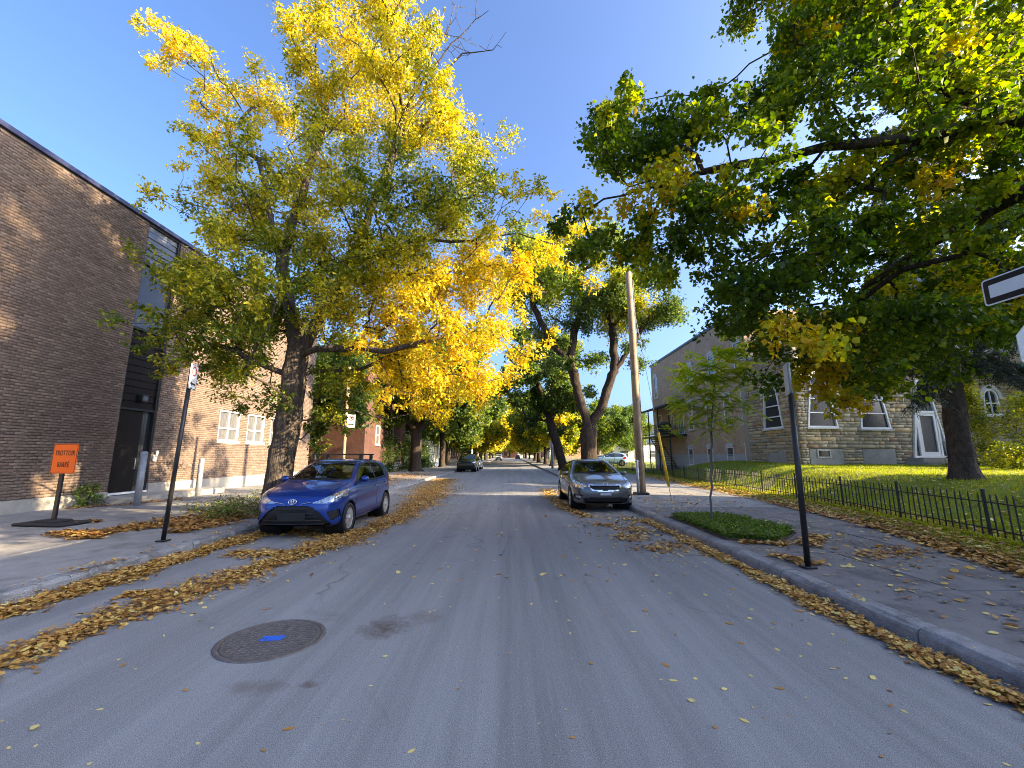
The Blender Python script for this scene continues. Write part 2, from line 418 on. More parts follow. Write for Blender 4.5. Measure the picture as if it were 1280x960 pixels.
# ------------------------------------------------------------------ terrain heights
FENCE = [(6.4, 0.0), (7.0, 4.0), (7.95, 7.25), (8.72, 11.2), (9.1, 15.6), (9.85, 26.0), (10.8, 46.0), (11.2, 60.0)]
WALK = [(5.0, -20.0), (5.3, 0.0), (6.2, 5.4), (7.28, 8.6), (8.02, 14.06), (8.6, 23.0), (9.3, 46.0), (9.6, 400.0)]
KL, KR = -5.3, 3.38
def polyx(P, y):
    return np.interp(y, [p[1] for p in P], [p[0] for p in P])
def sstep(t): t = np.clip(t, 0, 1); return t * t * (3 - 2 * t)
def H(x, y):
    x = np.asarray(x, float); y = np.asarray(y, float)
    d = x - polyx(FENCE, y)
    top = 0.86 + 0.018 * np.clip(y - 10, -10, 16)
    fade = 1 - sstep((y - 27.0) / 9.0)
    w = polyx(WALK, y)
    verge = 0.15 + 0.05 * sstep((x - w) / 0.6)
    g = verge + (top - 0.2) * sstep((d - 0.15) / 3.6) * fade
    g = g + 0.02 * np.sin(x * 1.7 + y * .6) * np.sin(y * 1.1) * sstep(d)
    g = np.where(x < w, 0.135, g)
    g = np.where((x < KR + 0.02) & (x > KL - 0.02), 0.0, g)
    return g

# ------------------------------------------------------------------ leaves and trees
def leaf_arrays(C, L, rs, wid=0.5, droop=0.25, flat=0.35, six=False):
    """one leaf per centre C: folded diamond (2 triangles) or pointed oval (4)"""
    n = len(C)
    d = rs.normal(size=(n, 3)); d[:, 2] = d[:, 2] * 0.6 - droop * 2
    d /= np.linalg.norm(d, axis=1)[:, None]
    up = rs.normal(size=(n, 3)) * (1 - flat); up[:, 2] += flat * 1.6
    s = np.cross(d, up); s /= (np.linalg.norm(s, axis=1)[:, None] + 1e-9)
    nn = np.cross(s, d)
    L = (np.asarray(L) * rs.uniform(0.7, 1.25, n))[:, None]
    w = L * wid * 0.5
    tip = C + d * L
    if six:
        V = np.stack([C, C + d * L * .28 - s * w * .85 + nn * w * .25, C + d * L * .62 - s * w * .9 + nn * w * .22, tip - nn * L * .08,
                      C + d * L * .62 + s * w * .9 + nn * w * .22, C + d * L * .28 + s * w * .85 + nn * w * .25], 1).reshape(-1, 3)
        b = (np.arange(n) * 6)[:, None]
        F = np.concatenate([b + np.array([[0, 3, 2]]), b + np.array([[0, 2, 1]]), b + np.array([[0, 4, 3]]), b + np.array([[0, 5, 4]])])
        return V, F, 6
    V = np.stack([C, C + d * L * .45 - s * w + nn * w * .3, tip, C + d * L * .45 + s * w + nn * w * .3], 1).reshape(-1, 3)
    b = (np.arange(n) * 4)[:, None]
    F = np.concatenate([b + np.array([[0, 2, 1]]), b + np.array([[0, 3, 2]])])
    return V, F, 4

class Skel:
    def __init__(s): s.p = []; s.par = []; s.plen = []; s.r = None
    def node(s, p, par):
        s.p.append(np.array(p, float)); s.par.append(par)
        s.plen.append(0.0 if par < 0 else s.plen[par] + np.linalg.norm(s.p[par] - s.p[-1]))
        return len(s.p) - 1
    def line(s, pts, start=None, step=0.35, jit=0.03, rs=None):
        """polyline as a chain of nodes; starts from node index 'start' or a new root"""
        cur = start; prev = None if start is None else s.p[start]
        first = True
        for q in pts:
            q = np.array(q, float)
            if cur is None: cur = s.node(q, -1); prev = q; continue
            n = max(1, int(np.linalg.norm(q - prev) / step)); a = prev.copy()
            for i in range(1, n + 1):
                t = i / n
                x = a + (q - a) * t + (rs.normal(size=3) * jit if (rs is not None and i < n) else 0)
                cur = s.node(x, cur)
            prev = q
        return cur
    def near(s, c, bf=0.3, minlen=0.0):
        P = np.array(s.p); d = np.linalg.norm(P - c, axis=1)
        pl = np.array(s.plen)
        cost = d + bf * pl + np.where(pl < minlen, 50, 0)
        return int(np.argmin(cost))
    def attach(s, c, rs, bf=0.3, minlen=0.0, step=0.3, arch=0.12):
        c = np.array(c, float); i = s.near(c, bf, minlen); a = s.p[i]
        L = np.linalg.norm(c - a)
        if L < 0.05: return i
        n = max(1, int(L / step)); bow = rs.normal(size=3) * L * 0.06; bow[2] += L * arch
        cur = i
        for k in range(1, n + 1):
            t = k / n
            q = a + (c - a) * t + bow * (4 * t * (1 - t)) * .6 + (rs.normal(size=3) * 0.02 if k < n else 0)
            cur = s.node(q, cur)
        return cur
    def radii(s, rbase, rtip):
        n = len(s.p); ch = np.zeros(n); tips = np.zeros(n)
        for p in s.par:
            if p >= 0: ch[p] += 1
        for i in range(n - 1, -1, -1):
            if ch[i] == 0: tips[i] = 1
            if s.par[i] >= 0: tips[s.par[i]] += tips[i]
        e = math.log(max(rbase / rtip, 1.5)) / math.log(max(tips[0], 2))
        s.r = rtip * tips ** e
        return s.r
    def tubes(s, rmin=0.0, flare=0.0, zbase=0.0, rough=0.05, rs=None):
        n = len(s.p); kids = [[] for _ in range(n)]
        for i, p in enumerate(s.par):
            if p >= 0: kids[p].append(i)
        V, F = [], []; nv = 0
        stack = [(0, None)]
        while stack:
            i, frm = stack.pop()
            chain = ([frm] if frm is not None else []) + [i]
            cur = i
            while kids[cur]:
                ks = sorted(kids[cur], key=lambda k: -s.r[k])
                for k in ks[1:]: stack.append((k, cur))
                cur = ks[0]; chain.append(cur)
            if len(chain) < 2: continue
            P = np.array([s.p[k] for k in chain]); rr = np.array([s.r[k] for k in chain])
            if frm is not None: rr[0] = rr[1]
            if rr.max() < rmin: continue
            m = 3 if rr.max() < 0.02 else (5 if rr.max() < 0.06 else (8 if rr.max() < 0.15 else 20))
            T = np.gradient(P, axis=0); T /= (np.linalg.norm(T, axis=1)[:, None] + 1e-9)
            u = np.cross(T[0], [0.3, 0.9, 0.1]); u /= np.linalg.norm(u)
            a = np.arange(m) * 2 * np.pi / m
            prof = 1 + (rs.normal(size=m) * 0.05 if (m == 20 and rs is not None) else 0)
            for j in range(len(P)):
                u = u - T[j] * u.dot(T[j]); u /= (np.linalg.norm(u) + 1e-9); w = np.cross(T[j], u)
                rj = rr[j] * np.ones(m)
                if m == 20:
                    rj = rj * prof * (1 + (rs.normal(size=m) * rough if rs is not None else 0))
                    if flare > 0:
                        hgt = P[j][2] - zbase
                        rj = rj * (1 + flare * math.exp(-hgt / 0.28) * (1 + .35 * np.sin(a * 4 + 1)))
                V.append(P[j] + (np.outer(np.cos(a), u) + np.outer(np.sin(a), w)) * rj[:, None])
            k = np.arange(m); k2 = (k + 1) % m
            for j in range(len(P) - 1):
                b = nv + j * m
                F.append(np.stack([b + k, b + k2, b + m + k2, b + m + k], 1))
            nv += len(P) * m
        return np.concatenate(V), np.concatenate(F)

def tree(name, label, base, trunk, limbs, blobs, leaf, bark, leafm, rs, rbase=0.4, rtip=0.007, twigs=12, per=30, group=None, flare=0.5,
         six=False, wid=0.5, droop=0.3, sub=0.75, tvar=0.12, minlen=2.0, bare=(), cat='tree', crown='crown', flat=0.35, bf=0.3, rmin=0.0, cap=None):
    """thing > trunk (with its limbs and twigs), crown; coordinates given in the world, stored about the base"""
    base = np.array(base, float)
    sk = Skel()
    top = sk.line(trunk, None, 0.22, 0.012, rs)
    ntrunk = len(sk.p)
    for start, pts in limbs:
        i = sk.near(np.array(start, float), 0.0)
        sk.line(pts, i, 0.3, 0.03, rs)
    axis = np.array(trunk[-1], float)
    order = sorted(range(len(blobs)), key=lambda i: min(np.linalg.norm(np.array(blobs[i][:3]) - p) for p in sk.p[::4]))
    C, T = [], []
    for i in order:
        x, y, z, r, t = blobs[i]
        c = np.array((x, y, z))
        end = sk.attach(c, rs, bf, minlen)
        nt_ = max(4, int(twigs * (r / 0.55) ** 2))
        for k in range(nt_):
            v = rs.normal(size=3); v /= np.linalg.norm(v)
            q = c + v * r * rs.uniform(0.35, 1.15) * np.array([1, 1, sub])
            a = sk.p[end] if rs.random() < .6 else sk.p[sk.par[end]]
            par = end
            mid = (a + q) / 2 + rs.normal(size=3) * r * .1 + np.array([0, 0, r * .06])
            m1 = sk.node(mid, par); m2 = sk.node(q, m1)
            n = int(per * rs.uniform(.6, 1.4))
            s_ = rs.uniform(0, 1, n)[:, None] ** .7
            pts = mid + (q - mid) * s_ + rs.normal(size=(n, 3)) * r * .17
            C.append(pts)
            T.append(np.full(n, t) + rs.normal() * tvar * .6 + rs.normal(size=n) * tvar)
    nbare = len(sk.p)
    for start, pts in bare:
        i = sk.near(np.array(start, float), 0.0)
        e = sk.line(pts, i, 0.3, 0.03, rs)
        # bare side twigs
        path = []
        k = e
        while k != i and k >= 0: path.append(k); k = sk.par[k]
        for k in path[:-2:2]:
            for _ in range(2):
                d = rs.normal(size=3); d[2] = abs(d[2]) * .8; d /= np.linalg.norm(d)
                a = sk.p[k]; L = rs.uniform(.35, .9)
                p1 = sk.node(a + d * L * .5, k); p2 = sk.node(a + d * L + rs.normal(size=3) * .08, p1)
                sk.node(a + d * L * .5 + rs.normal(size=3) * .25, p1)
    sk.radii(rbase, rtip)
    if cap:
        i_ = np.arange(len(sk.p)); pl_ = np.array(sk.plen)
        sk.r = np.where(i_ >= ntrunk, np.minimum(sk.r, cap), sk.r)
    for k in range(nbare, len(sk.p)):
        sk.r[k] = max(sk.r[k] * 2.2, .008)
    root = thing(name, label, cat, tuple(base), 0, group)
    V, F = sk.tubes(rmin, flare, base[2], 0.04, rs)
    link('trunk', np_mesh('trunk', V - base, [(F, 0)], bark, smooth=True), root)
    C = np.concatenate(C); T = np.concatenate(T)
    V, F, k = leaf_arrays(C, leaf, rs, wid, droop, flat, six)
    link(crown, np_mesh(crown, V - base, [(F, 0)], leafm, {'tint': ('POINT', np.repeat(np.clip(T, 0.02, .98), k))}), root)
    return root

def round_blobs(c, rad, n, rs, r=0.9, t=0.35, tv=0.15, hollow=0.45):
    out = []
    while len(out) < n:
        v = rs.uniform(-1, 1, 3); q = np.linalg.norm(v)
        if q > 1 or q < hollow * rs.random(): continue
        wob = 1 + .22 * math.sin(v[0] * 5 + c[0]) * math.cos(v[1] * 4 + c[1])
        out.append((c[0] + v[0] * rad[0] * wob, c[1] + v[1] * rad[1] * wob, c[2] + v[2] * rad[2] * wob, r * rs.uniform(.75, 1.25), t + rs.normal() * tv))
    return out
def brickmat(name, c1, c2, mort, bw, bh, dirt=0.5):
    m, n, l, out = nmat(name)
    b = n.new('ShaderNodeBsdfPrincipled'); b.inputs['Roughness'].default_value = 0.9; b.inputs['Specular IOR Level'].default_value = 0.2
    l.new(b.outputs[0], out.inputs[0])
    tc = n.new('ShaderNodeTexCoord'); sp = n.new('ShaderNodeSeparateXYZ'); l.new(tc.outputs['Object'], sp.inputs[0])
    ad = n.new('ShaderNodeMath'); ad.operation = 'ADD'; l.new(sp.outputs[0], ad.inputs[0]); l.new(sp.outputs[1], ad.inputs[1])
    cb = n.new('ShaderNodeCombineXYZ'); l.new(ad.outputs[0], cb.inputs[0]); l.new(sp.outputs[2], cb.inputs[1])
    t = n.new('ShaderNodeTexBrick'); l.new(cb.outputs[0], t.inputs['Vector'])
    t.inputs['Color1'].default_value = (*c1, 1); t.inputs['Color2'].default_value = (*c2, 1); t.inputs['Mortar'].default_value = (*mort, 1)
    t.inputs['Scale'].default_value = 1.0; t.inputs['Brick Width'].default_value = bw; t.inputs['Row Height'].default_value = bh
    t.inputs['Mortar Size'].default_value = 0.008; t.inputs['Bias'].default_value = -0.1
    nz = n.new('ShaderNodeTexNoise'); nz.inputs['Scale'].default_value = 1.3; nz.inputs['Detail'].default_value = 9; nz.inputs['Roughness'].default_value = .75
    l.new(tc.outputs['Object'], nz.inputs['Vector'])
    mx = n.new('ShaderNodeMix'); mx.data_type = 'RGBA'; mx.blend_type = 'OVERLAY'; mx.inputs[0].default_value = dirt
    l.new(t.outputs['Color'], mx.inputs[6]); l.new(nz.outputs['Fac'], mx.inputs[7]); l.new(mx.outputs[2], b.inputs['Base Color'])
    bp = n.new('ShaderNodeBump'); bp.inputs['Strength'].default_value = .6; bp.inputs['Distance'].default_value = .01; bp.invert = True
    l.new(t.outputs['Fac'], bp.inputs['Height']); l.new(bp.outputs[0], b.inputs['Normal'])
    return m
M['tan_brick'] = brickmat('tan_brick', (0.52, 0.345, 0.22), (0.41, 0.265, 0.165), (0.38, 0.31, 0.235), .21, .075)
M['red_brick'] = brickmat('red_brick', (0.105, 0.042, 0.032), (0.07, 0.028, 0.023), (0.13, 0.10, 0.085), .21, .075)
M['pale_wall'] = surf('pale_siding', (0.62, 0.61, 0.58), (0.54, 0.53, 0.51), 2, 0.7)
M['grey_stucco'] = surf('grey_stucco', (0.42, 0.41, 0.40), (0.34, 0.335, 0.33), 1.5, 0.85, bump=.2)
M['copper'] = surf('green_copper', (0.12, 0.42, 0.38), (0.16, 0.48, 0.43), 3, 0.6)
M['roofing'] = surf('dark_roofing', (0.06, 0.058, 0.056), (0.04, 0.04, 0.04), 4, 0.9)

# ------------------------------------------------------------------ ground, road, pavements
def sheet(name, x0, x1, y0, y1, z, mat, kind='structure', thick=0.05):
    b = MB().box(((x0 + x1) / 2, (y0 + y1) / 2, z - thick / 2), (x1 - x0, y1 - y0, thick))
    return tag(b.build(name, mat), kind=kind)
tag(link('ground', np_mesh('ground', [(-900, -500, -.06), (900, -500, -.06), (900, 1500, -.06), (-900, 1500, -.06)], [([[0, 1, 2, 3]], 0)], M['turf'])), kind='structure')
sheet('road', KL, KR, -40, 420, 0.0, M['asphalt'])

def kerb(name, x, sgn):
    """raised kerb of cast stones; sgn +1: pavement on the +x side"""
    root = tag(sheet(name, min(x, x + sgn * .2), max(x, x + sgn * .2), 44, 420, 0.125, M['kerb'], thick=.2), kind='structure')
    sheet('kerb_bed', min(x + sgn * .02, x + sgn * .2), max(x + sgn * .02, x + sgn * .2), -12, 44, 0.09, M['kerb'], thick=.2).parent = root
    rs = np.random.default_rng(3 + int(sgn))
    y = -2.0
    while y < 44:
        L = 1.85 + rs.uniform(-.1, .1)
        prof = [(0, -.06), (0, .085), (.012, .108), (.035, .122), (.06, .128), (.2, .134), (.2, -.06)]
        ys = np.linspace(y + .006, y + L - .006, 7)
        V, F = [], []
        for yy in ys:
            ww = rs.normal(size=(len(prof), 2)) * .004
            for k, (a, h) in enumerate(prof): V.append((x + sgn * (a + ww[k, 0] * (0 < k < 5)), yy, h + ww[k, 1] * (0 < k < 6)))
        n = len(prof)
        for i in range(6):
            for k in range(n): F.append([i * n + k, i * n + (k + 1) % n, (i + 1) * n + (k + 1) % n, (i + 1) * n + k])
        F += [list(range(n)), list(range(6 * n, 7 * n))]
        c = (x + sgn * .1, y + L / 2, 0)
        o = MB().add(V, F).build('kerb_stone', M['kerb'], root, off=c); o.location = c
        y += L
    return root
kerb('kerb', KR, 1)
kerb('kerb', KL, -1)

def pavement(name, xs, y0, y1, dy, mat, z, far, skew=0.0, seed=1, gap=.012):
    root = tag(sheet(name, min(xs) + .01, max(xs) - .01, y0, y1, z - .03, M['soil'], thick=.1), kind='structure')
    rs = np.random.default_rng(seed)
    for i in range(len(xs) - 1):
        y = y0 + skew * i
        while y < y1 - .05:
            L = min(dy, y1 - y)
            dz = rs.normal() * .004
            c = ((xs[i] + xs[i + 1]) / 2, y + L / 2, z - .04 + dz)
            o = MB().box((0, 0, 0), (xs[i + 1] - xs[i] - gap, L - gap, .08), bev=.008,
                         M=Matrix.Rotation(rs.normal() * .0016, 4, 'X') @ Matrix.Rotation(rs.normal() * .0016, 4, 'Y')).build('paving_slab', mat, root)
            o.location = c
            y += dy
    return root
pl_ = pavement('sidewalk', [-12.32, -10.6, -8.85, -7.15, -5.5], -4.0, 26.0, 2.05, M['concrete'], .135, 0, .0, 2)
o = sheet('sidewalk', -11.0, KL - .2, 26.0, 420, .13, M['concrete'])
pr_ = pavement('sidewalk', [KR + .2, 4.75, 6.1, 7.5], -4.0, 11.9, 1.75, M['old_paving'], .135, 0, .0, 5)
pr2 = pavement('sidewalk', [KR + .2, 4.95, 6.5, 8.2, 9.2], 11.9, 46.0, 1.9, M['concrete'], .135, 0, .0, 6)
sheet('sidewalk', KR + .2, 9.4, 46.0, 420, .13, M['concrete'])
sheet('parking_lot', 14.0, 70, 47.5, 90, .17, M['concrete'])

# lawn terrain behind the right-hand sidewalk
ys = np.concatenate([np.arange(-12, 60, .35), np.arange(60, 420, 6.0)])
ts = np.concatenate([np.linspace(0, 1, 9)[:-1] * 0 + np.linspace(0, 2.2, 9)[:-1], np.linspace(2.2, 9, 22)[:-1], np.linspace(9, 60, 26)])
X = polyx(WALK, ys)[:, None] + ts[None, :]; Y = np.repeat(ys[:, None], len(ts), 1)
Z = H(X + 1e-3, Y); Z[:, 0] = .12
Z = Z + np.random.default_rng(1).normal(size=Z.shape) * .008
V = np.stack([X, Y, Z], -1).reshape(-1, 3); ny, nx = X.shape
i, j = np.meshgrid(np.arange(ny - 1), np.arange(nx - 1), indexing='ij')
q = (i * nx + j).ravel()
lawn = tag(link('lawn', np_mesh('lawn', V, [(np.stack([q, q + 1, q + nx + 1, q + nx], 1), 0)], M['turf'], smooth=True)), kind='structure')
# left verge beyond the school
tag(MB().box((-35.5, 223, .1), (49, 394, .1)).build('lawn', M['turf']), kind='structure')

# ------------------------------------------------------------------ walls made of pieces
def rects_minus(u0, u1, z0, z1, holes):
    us = sorted({u0, u1, *[h for a in holes for h in a[:2] if u0 < h < u1]})
    out = []
    for a, b in zip(us[:-1], us[1:]):
        hs = sorted([(max(h[2], z0), min(h[3], z1)) for h in holes if h[0] < (a + b) / 2 < h[1]])
        z = z0
        for h in hs:
            if h[0] > z: out.append((a, b, z, h[0]))
            z = max(z, h[1])
        if z < z1: out.append((a, b, z, z1))
    return out

def bricks(parent, base, courses, widths, holes_at, fn, depth, mat, joint, rs, jit, singles, score, name='brick', stuff='brick', tintf=None):
    """courses: list of (z0,z1); holes_at(z)-> list of (u0,u1); each course is filled with pieces; returns nothing, makes parts"""
    P = []
    for ci, (z0, z1) in enumerate(courses):
        iv = holes_at((z0 + z1) / 2)
        for (a, b) in iv:
            u = a - (widths(rs) * .5 if ci % 2 else 0)
            while u < b - .03:
                w = widths(rs)
                if b - (u + w) < .07: w = b - u
                uu0, uu1 = max(u, a), min(u + w, b)
                if uu1 - uu0 > .03: P.append((uu0 + joint / 2, uu1 - joint / 2, z0 + joint / 2, z1 - joint / 2))
                u += w
    P = np.array(P); n = len(P)
    d = depth + rs.normal(size=(n, 4)) * jit
    tint = np.clip(rs.normal(.5, .22, n) if tintf is None else tintf(rs, n), .01, .99)
    e = min(.008, joint)
    U = np.stack([P[:, 0], P[:, 1], P[:, 1], P[:, 0]], 1); Zc = np.stack([P[:, 2], P[:, 2], P[:, 3], P[:, 3]], 1)
    su = np.array([1, -1, -1, 1]) * e; sz = np.array([1, 1, -1, -1]) * e
    bx = fn(U, Zc, np.zeros_like(U)); fx = fn(U + su, Zc + sz, d)
    V = np.concatenate([bx, fx], 1)             # n,8,3
    FQ = np.array([[4, 5, 6, 7], [0, 1, 5, 4], [1, 2, 6, 5], [2, 3, 7, 6], [3, 0, 4, 7]])
    c = V.mean(1)
    order = np.argsort(score(c, P))
    one = order[:singles]; rest = order[singles:]
    # each single piece is its own object; alike pieces share 24 meshes
    lib = {}
    for k in one:
        key = (round(float(P[k, 1] - P[k, 0]) / .03), round(float(P[k, 3] - P[k, 2]) / .03), int(rs.integers(0, 5)))
        if key not in lib:
            lib[key] = np_mesh(name, V[k] - c[k], [(FQ, 0)], mat, {'tint': ('POINT', np.full(8, tint[k]))})
        o = link(name, lib[key], parent); o.location = Vector(c[k]) - Vector(base)
    if len(rest):
        b = (np.arange(len(rest)) * 8)[:, None, None]
        F = (b + FQ[None]).reshape(-1, 4)
        o = link(stuff, np_mesh(stuff, V[rest].reshape(-1, 3) - np.array(base), [(F, 0)], mat, {'tint': ('POINT', np.repeat(tint[rest], 8))}), parent)
        o['kind'] = 'stuff'

def inset(P, t):
    """inset a convex polygon (counter-clockwise or clockwise) by t"""
    n = len(P); A = sum(P[i][0] * P[(i + 1) % n][1] - P[(i + 1) % n][0] * P[i][1] for i in range(n))
    s = 1 if A > 0 else -1
    L = []
    for i in range(n):
        a, b = Vector(P[i]), Vector(P[(i + 1) % n]); d = (b - a).normalized()
        nn = Vector((-d.y, d.x)) * s
        L.append((a + nn * t, d))
    out = []
    for i in range(n):
        p, d = L[i - 1]; q, e = L[i]
        det = d.x * e.y - d.y * e.x
        if abs(det) < 1e-6: out.append(tuple(q)); continue
        k = ((q.x - p.x) * e.y - (q.y - p.y) * e.x) / det
        out.append(tuple(p + d * k))
    return out

def width_at(P, z):
    xs = []
    for i in range(len(P)):
        (a, b), (c, d) = P[i], P[(i + 1) % len(P)]
        if (b > z) != (d > z): xs.append(a + (c - a) * (z - b) / (d - b))
    return (min(xs), max(xs)) if len(xs) >= 2 else None

def window(parent, base, outline, fn, ft=.07, bars=(), vbars=0, sill=True, glass='window_glass', d0=.02, d1=.09, sillw=.08, arch=None, frame='white'):
    fr = MB().ring(outline, inset(outline, ft), d0, d1, fn)
    inn = inset(outline, ft * .98)
    for z in bars:
        w = width_at(inn, z)
        if w: fr.prism([(w[0], z - .03), (w[1], z - .03), (w[1], z + .03), (w[0], z + .03)], d0 + .01, d1 - .02, fn)
    zs = [p[1] for p in inn]
    for k in range(vbars):
        w = width_at(inn, (min(zs) + max(zs)) / 2); u = w[0] + (w[1] - w[0]) * (k + 1) / (vbars + 1)
        fr.prism([(u - .025, min(zs)), (u + .025, min(zs)), (u + .025, max(zs)), (u - .025, max(zs))], d0 + .012, d1 - .022, fn)
    w = fr.build('window', M[frame], parent, base)
    MB().prism(inset(outline, ft * .9), d0 - .015, d0 + .004, fn).build('pane', M[glass], w)
    w.children[0].data.transform(Matrix.Translation(-Vector(base)))
    if sill:
        us = [p[0] for p in outline]; z0 = min(p[1] for p in outline)
        s = MB().prism([(min(us) - .07, z0 - sillw), (max(us) + .07, z0 - sillw), (max(us) + .07, z0 - .003), (min(us) - .07, z0 - .003)], d0 - .02, d1 + .07, fn).build('sill', M['lintel'] if frame == 'white' else M[frame], w, base)
    if arch:
        us = [p[0] for p in outline]; cu = (min(us) + max(us)) / 2; hw = (max(us) - min(us)) / 2
        z1 = max(p[1] for p in outline)
        if arch == 'flat':
            out = [(cu - hw - .06, z1 + .004), (cu + hw + .06, z1 + .004), (cu + hw + .1, z1 + .18), (cu + hw * .5, z1 + .30), (cu - hw * .5, z1 + .30), (cu - hw - .1, z1 + .18)]
            MB().prism(out, d0 - .02, d1 + .03, fn).build('lintel', M['lintel'], w, base)
    return w

def arched(cu, hw0, hw1, z0, zs, n=9):
    """outline: bottom half width hw0, half width hw1 at the spring line zs, round head above"""
    P = [(cu - hw0, z0), (cu + hw0, z0)]
    for k in range(n + 1):
        a = math.pi * k / n
        P.append((cu + hw1 * math.cos(a), zs + hw1 * math.sin(a)))
    return P
# ------------------------------------------------------------------ brick school on the left
WX = -12.3
sb = (WX, 5.0, 0.0)
school = thing('brick_school', 'long brown split-face brick building with tall dark entrance bay along the left pavement', 'building', sb)
fL = lambda u, z, d: (np.stack([WX + 0 * u + d, u, z], -1) if isinstance(u, np.ndarray) else (WX + d, u, z))
ENT = (13.0, 14.38, .33, 9.35)
wins = [(17.5, 18.85, 2.15, 3.45), (19.4, 20.75, 2.15, 3.45), (21.3, 22.65, 2.15, 3.45)]
Y0, Y1, TOP = 3.0, 25.5, 9.36
wall = MB()
for a, b, c, d in rects_minus(Y0, Y1, .46, TOP, [ENT] + wins):
    wall.box((WX - .18, (a + b) / 2, (c + d) / 2), (.33, b - a, d - c))
wall.box((WX - 7, (Y0 + Y1) / 2, 4.6), (13.2, Y1 - Y0 - .02, 9.2))
wall.build('wall', M['mortar'], school, sb)
MB().prism([(Y0, -.05), (ENT[0] - .01, -.05), (ENT[0] - .01, .455), (Y0, .455)], -.3, .045, fL).build('foundation', M['foundation'], school, sb)
MB().prism([(ENT[1] + .01, -.05), (Y1 + .02, -.05), (Y1 + .02, .62), (ENT[1] + .01, .62)], -.3, .045, fL).build('foundation', M['foundation'], school, sb)
rs = np.random.default_rng(11)
courses = [(.46 + k * .0755, .46 + (k + 1) * .0755) for k in range(int((TOP - .46) / .0755))]
def hl(z):
    iv = [(5.6, Y1)]
    for h in [ENT] + wins + [(ENT[1] - .1, Y1, 0, .62)]:
        if h[2] < z < h[3]:
            iv = [p for a, b in iv for p in ((a, min(b, h[0])), (max(a, h[1]), b)) if p[1] - p[0] > .02]
    return iv
def sc(c, P):
    d = c[:, 1] + .15 * np.abs(c[:, 2] - 2.2)
    return np.where(c[:, 1] < 8.75, 99 + d, d)
bricks(school, sb, courses, lambda r: .202, hl, fL, .016, M['brick'], .009, rs, .006, 300, sc, tintf=lambda r, n: r.normal(.48, .2, n))
# parapet flashing
MB().prism([(Y0, TOP), (Y1 + .05, TOP), (Y1 + .05, TOP + .13), (Y0, TOP + .13)], -.4, .07, fL).build('flashing', M['flashing'], school, sb)
# entrance bay: slats, glass, boards, door
rc = -.12
for k in range(6):
    z = 8.02 + k * .215
    MB().prism([(0, 0), (1.28, 0), (1.28, .2), (0, .2)], 0, .045, lambda a, b, t: (rc + t - .03 * b / .2 + 0, a, b)).build('siding_panel', M['panel'], school).location = (0, ENT[0] + .05 - sb[1], z)
fr = MB()
for a, b, c, d in [(ENT[0], ENT[0] + .05, .36, 9.33), (ENT[1] - .07, ENT[1], .36, 9.33), (ENT[0] + .05, ENT[1] - .07, 7.9, 8.0), (ENT[0] + .05, ENT[1] - .07, 5.65, 5.73), (ENT[0] + .05, ENT[1] - .07, 3.0, 3.06), (ENT[0] + .05, ENT[1] - .07, 9.29, 9.33)]:
    fr.prism([(a, c), (b, c), (b, d), (a, d)], -.2, -.03, fL)
fr.build('bay_frame', M['black'], school, sb)
MB().prism([(ENT[0] + .05, 5.74), (ENT[1] - .07, 5.74), (ENT[1] - .07, 7.89), (ENT[0] + .05, 7.89)], -.16, -.12, fL).build('pane', M['window_glass'], school, sb)
for k in range(11):
    z = 3.07 + k * .234
    MB().prism([(0, 0), (1.25, 0), (1.25, .222), (0, .222)], 0, .04, lambda a, b, t: (rc - .02 + t - .02 * b / .2, a, b)).build('board', M['dark_panel'], school).location = (0, ENT[0] + .06 - sb[1], z)
dr = MB().prism([(ENT[0] + .06, .4), (ENT[1] - .42, .4), (ENT[1] - .42, 2.99), (ENT[0] + .06, 2.99)], -.15, -.1, fL).build('door', M['dark_panel'], school, sb)
MB().tube([(WX - .06, ENT[1] - .5, 1.1), (WX - .06, ENT[1] - .5, 1.45)], .014, 8).box((WX - .08, ENT[1] - .5, 1.12), (.05, .03, .03)).box((WX - .08, ENT[1] - .5, 1.43), (.05, .03, .03)).build('handle', M['galv'], dr, sb)
MB().prism([(ENT[1] - .41, .4), (ENT[1] - .075, .4), (ENT[1] - .075, 2.99), (ENT[1] - .41, 2.99)], -.17, -.14, fL).build('side_light', M['window_glass'], school, sb)
MB().prism([(ENT[0], .335), (ENT[1], .335), (ENT[1], .395), (ENT[0], .395)], -.2, .03, fL).build('threshold', M['white'], school, sb)
lb = MB().box((WX + .0, 13.75, 3.42), (.18, .24, .24), bev=.02).build('bay_lamp', M['black'], school, sb)
MB().prism([(13.66, 3.34), (13.84, 3.34), (13.84, 3.48), (13.66, 3.48)], .091, .096, fL).build('lens', M['window_glass'], lb, sb)
ic = MB().box((WX + .06, 14.47, 1.45), (.07, .12, .22), bev=.015).tube([(WX + .1, 14.47, 1.5), (WX + .13, 14.47, 1.62), (WX + .11, 14.47, 1.7)], .035, 8).build('wall_telephone', M['white'], school, sb)
for a, b, c, d in wins:
    w = window(school, sb, [(a, c), (b, c), (b, d), (a, d)], fL, .06, bars=(c + (d - c) * .42,), vbars=1, d0=-.1, d1=-.02, glass='curtain', sillw=.1)
MB().box((0, 0, 0), (.0, 0, 0)) if False else None
# doorstep slab
st = tag(MB().box((-11.73, 14.65, .2), (1.05, 4.1, .24), bev=.03).build('doorstep', M['foundation']), 'low worn concrete doorstep slab running along the wall below the dark entrance bay', 'step')

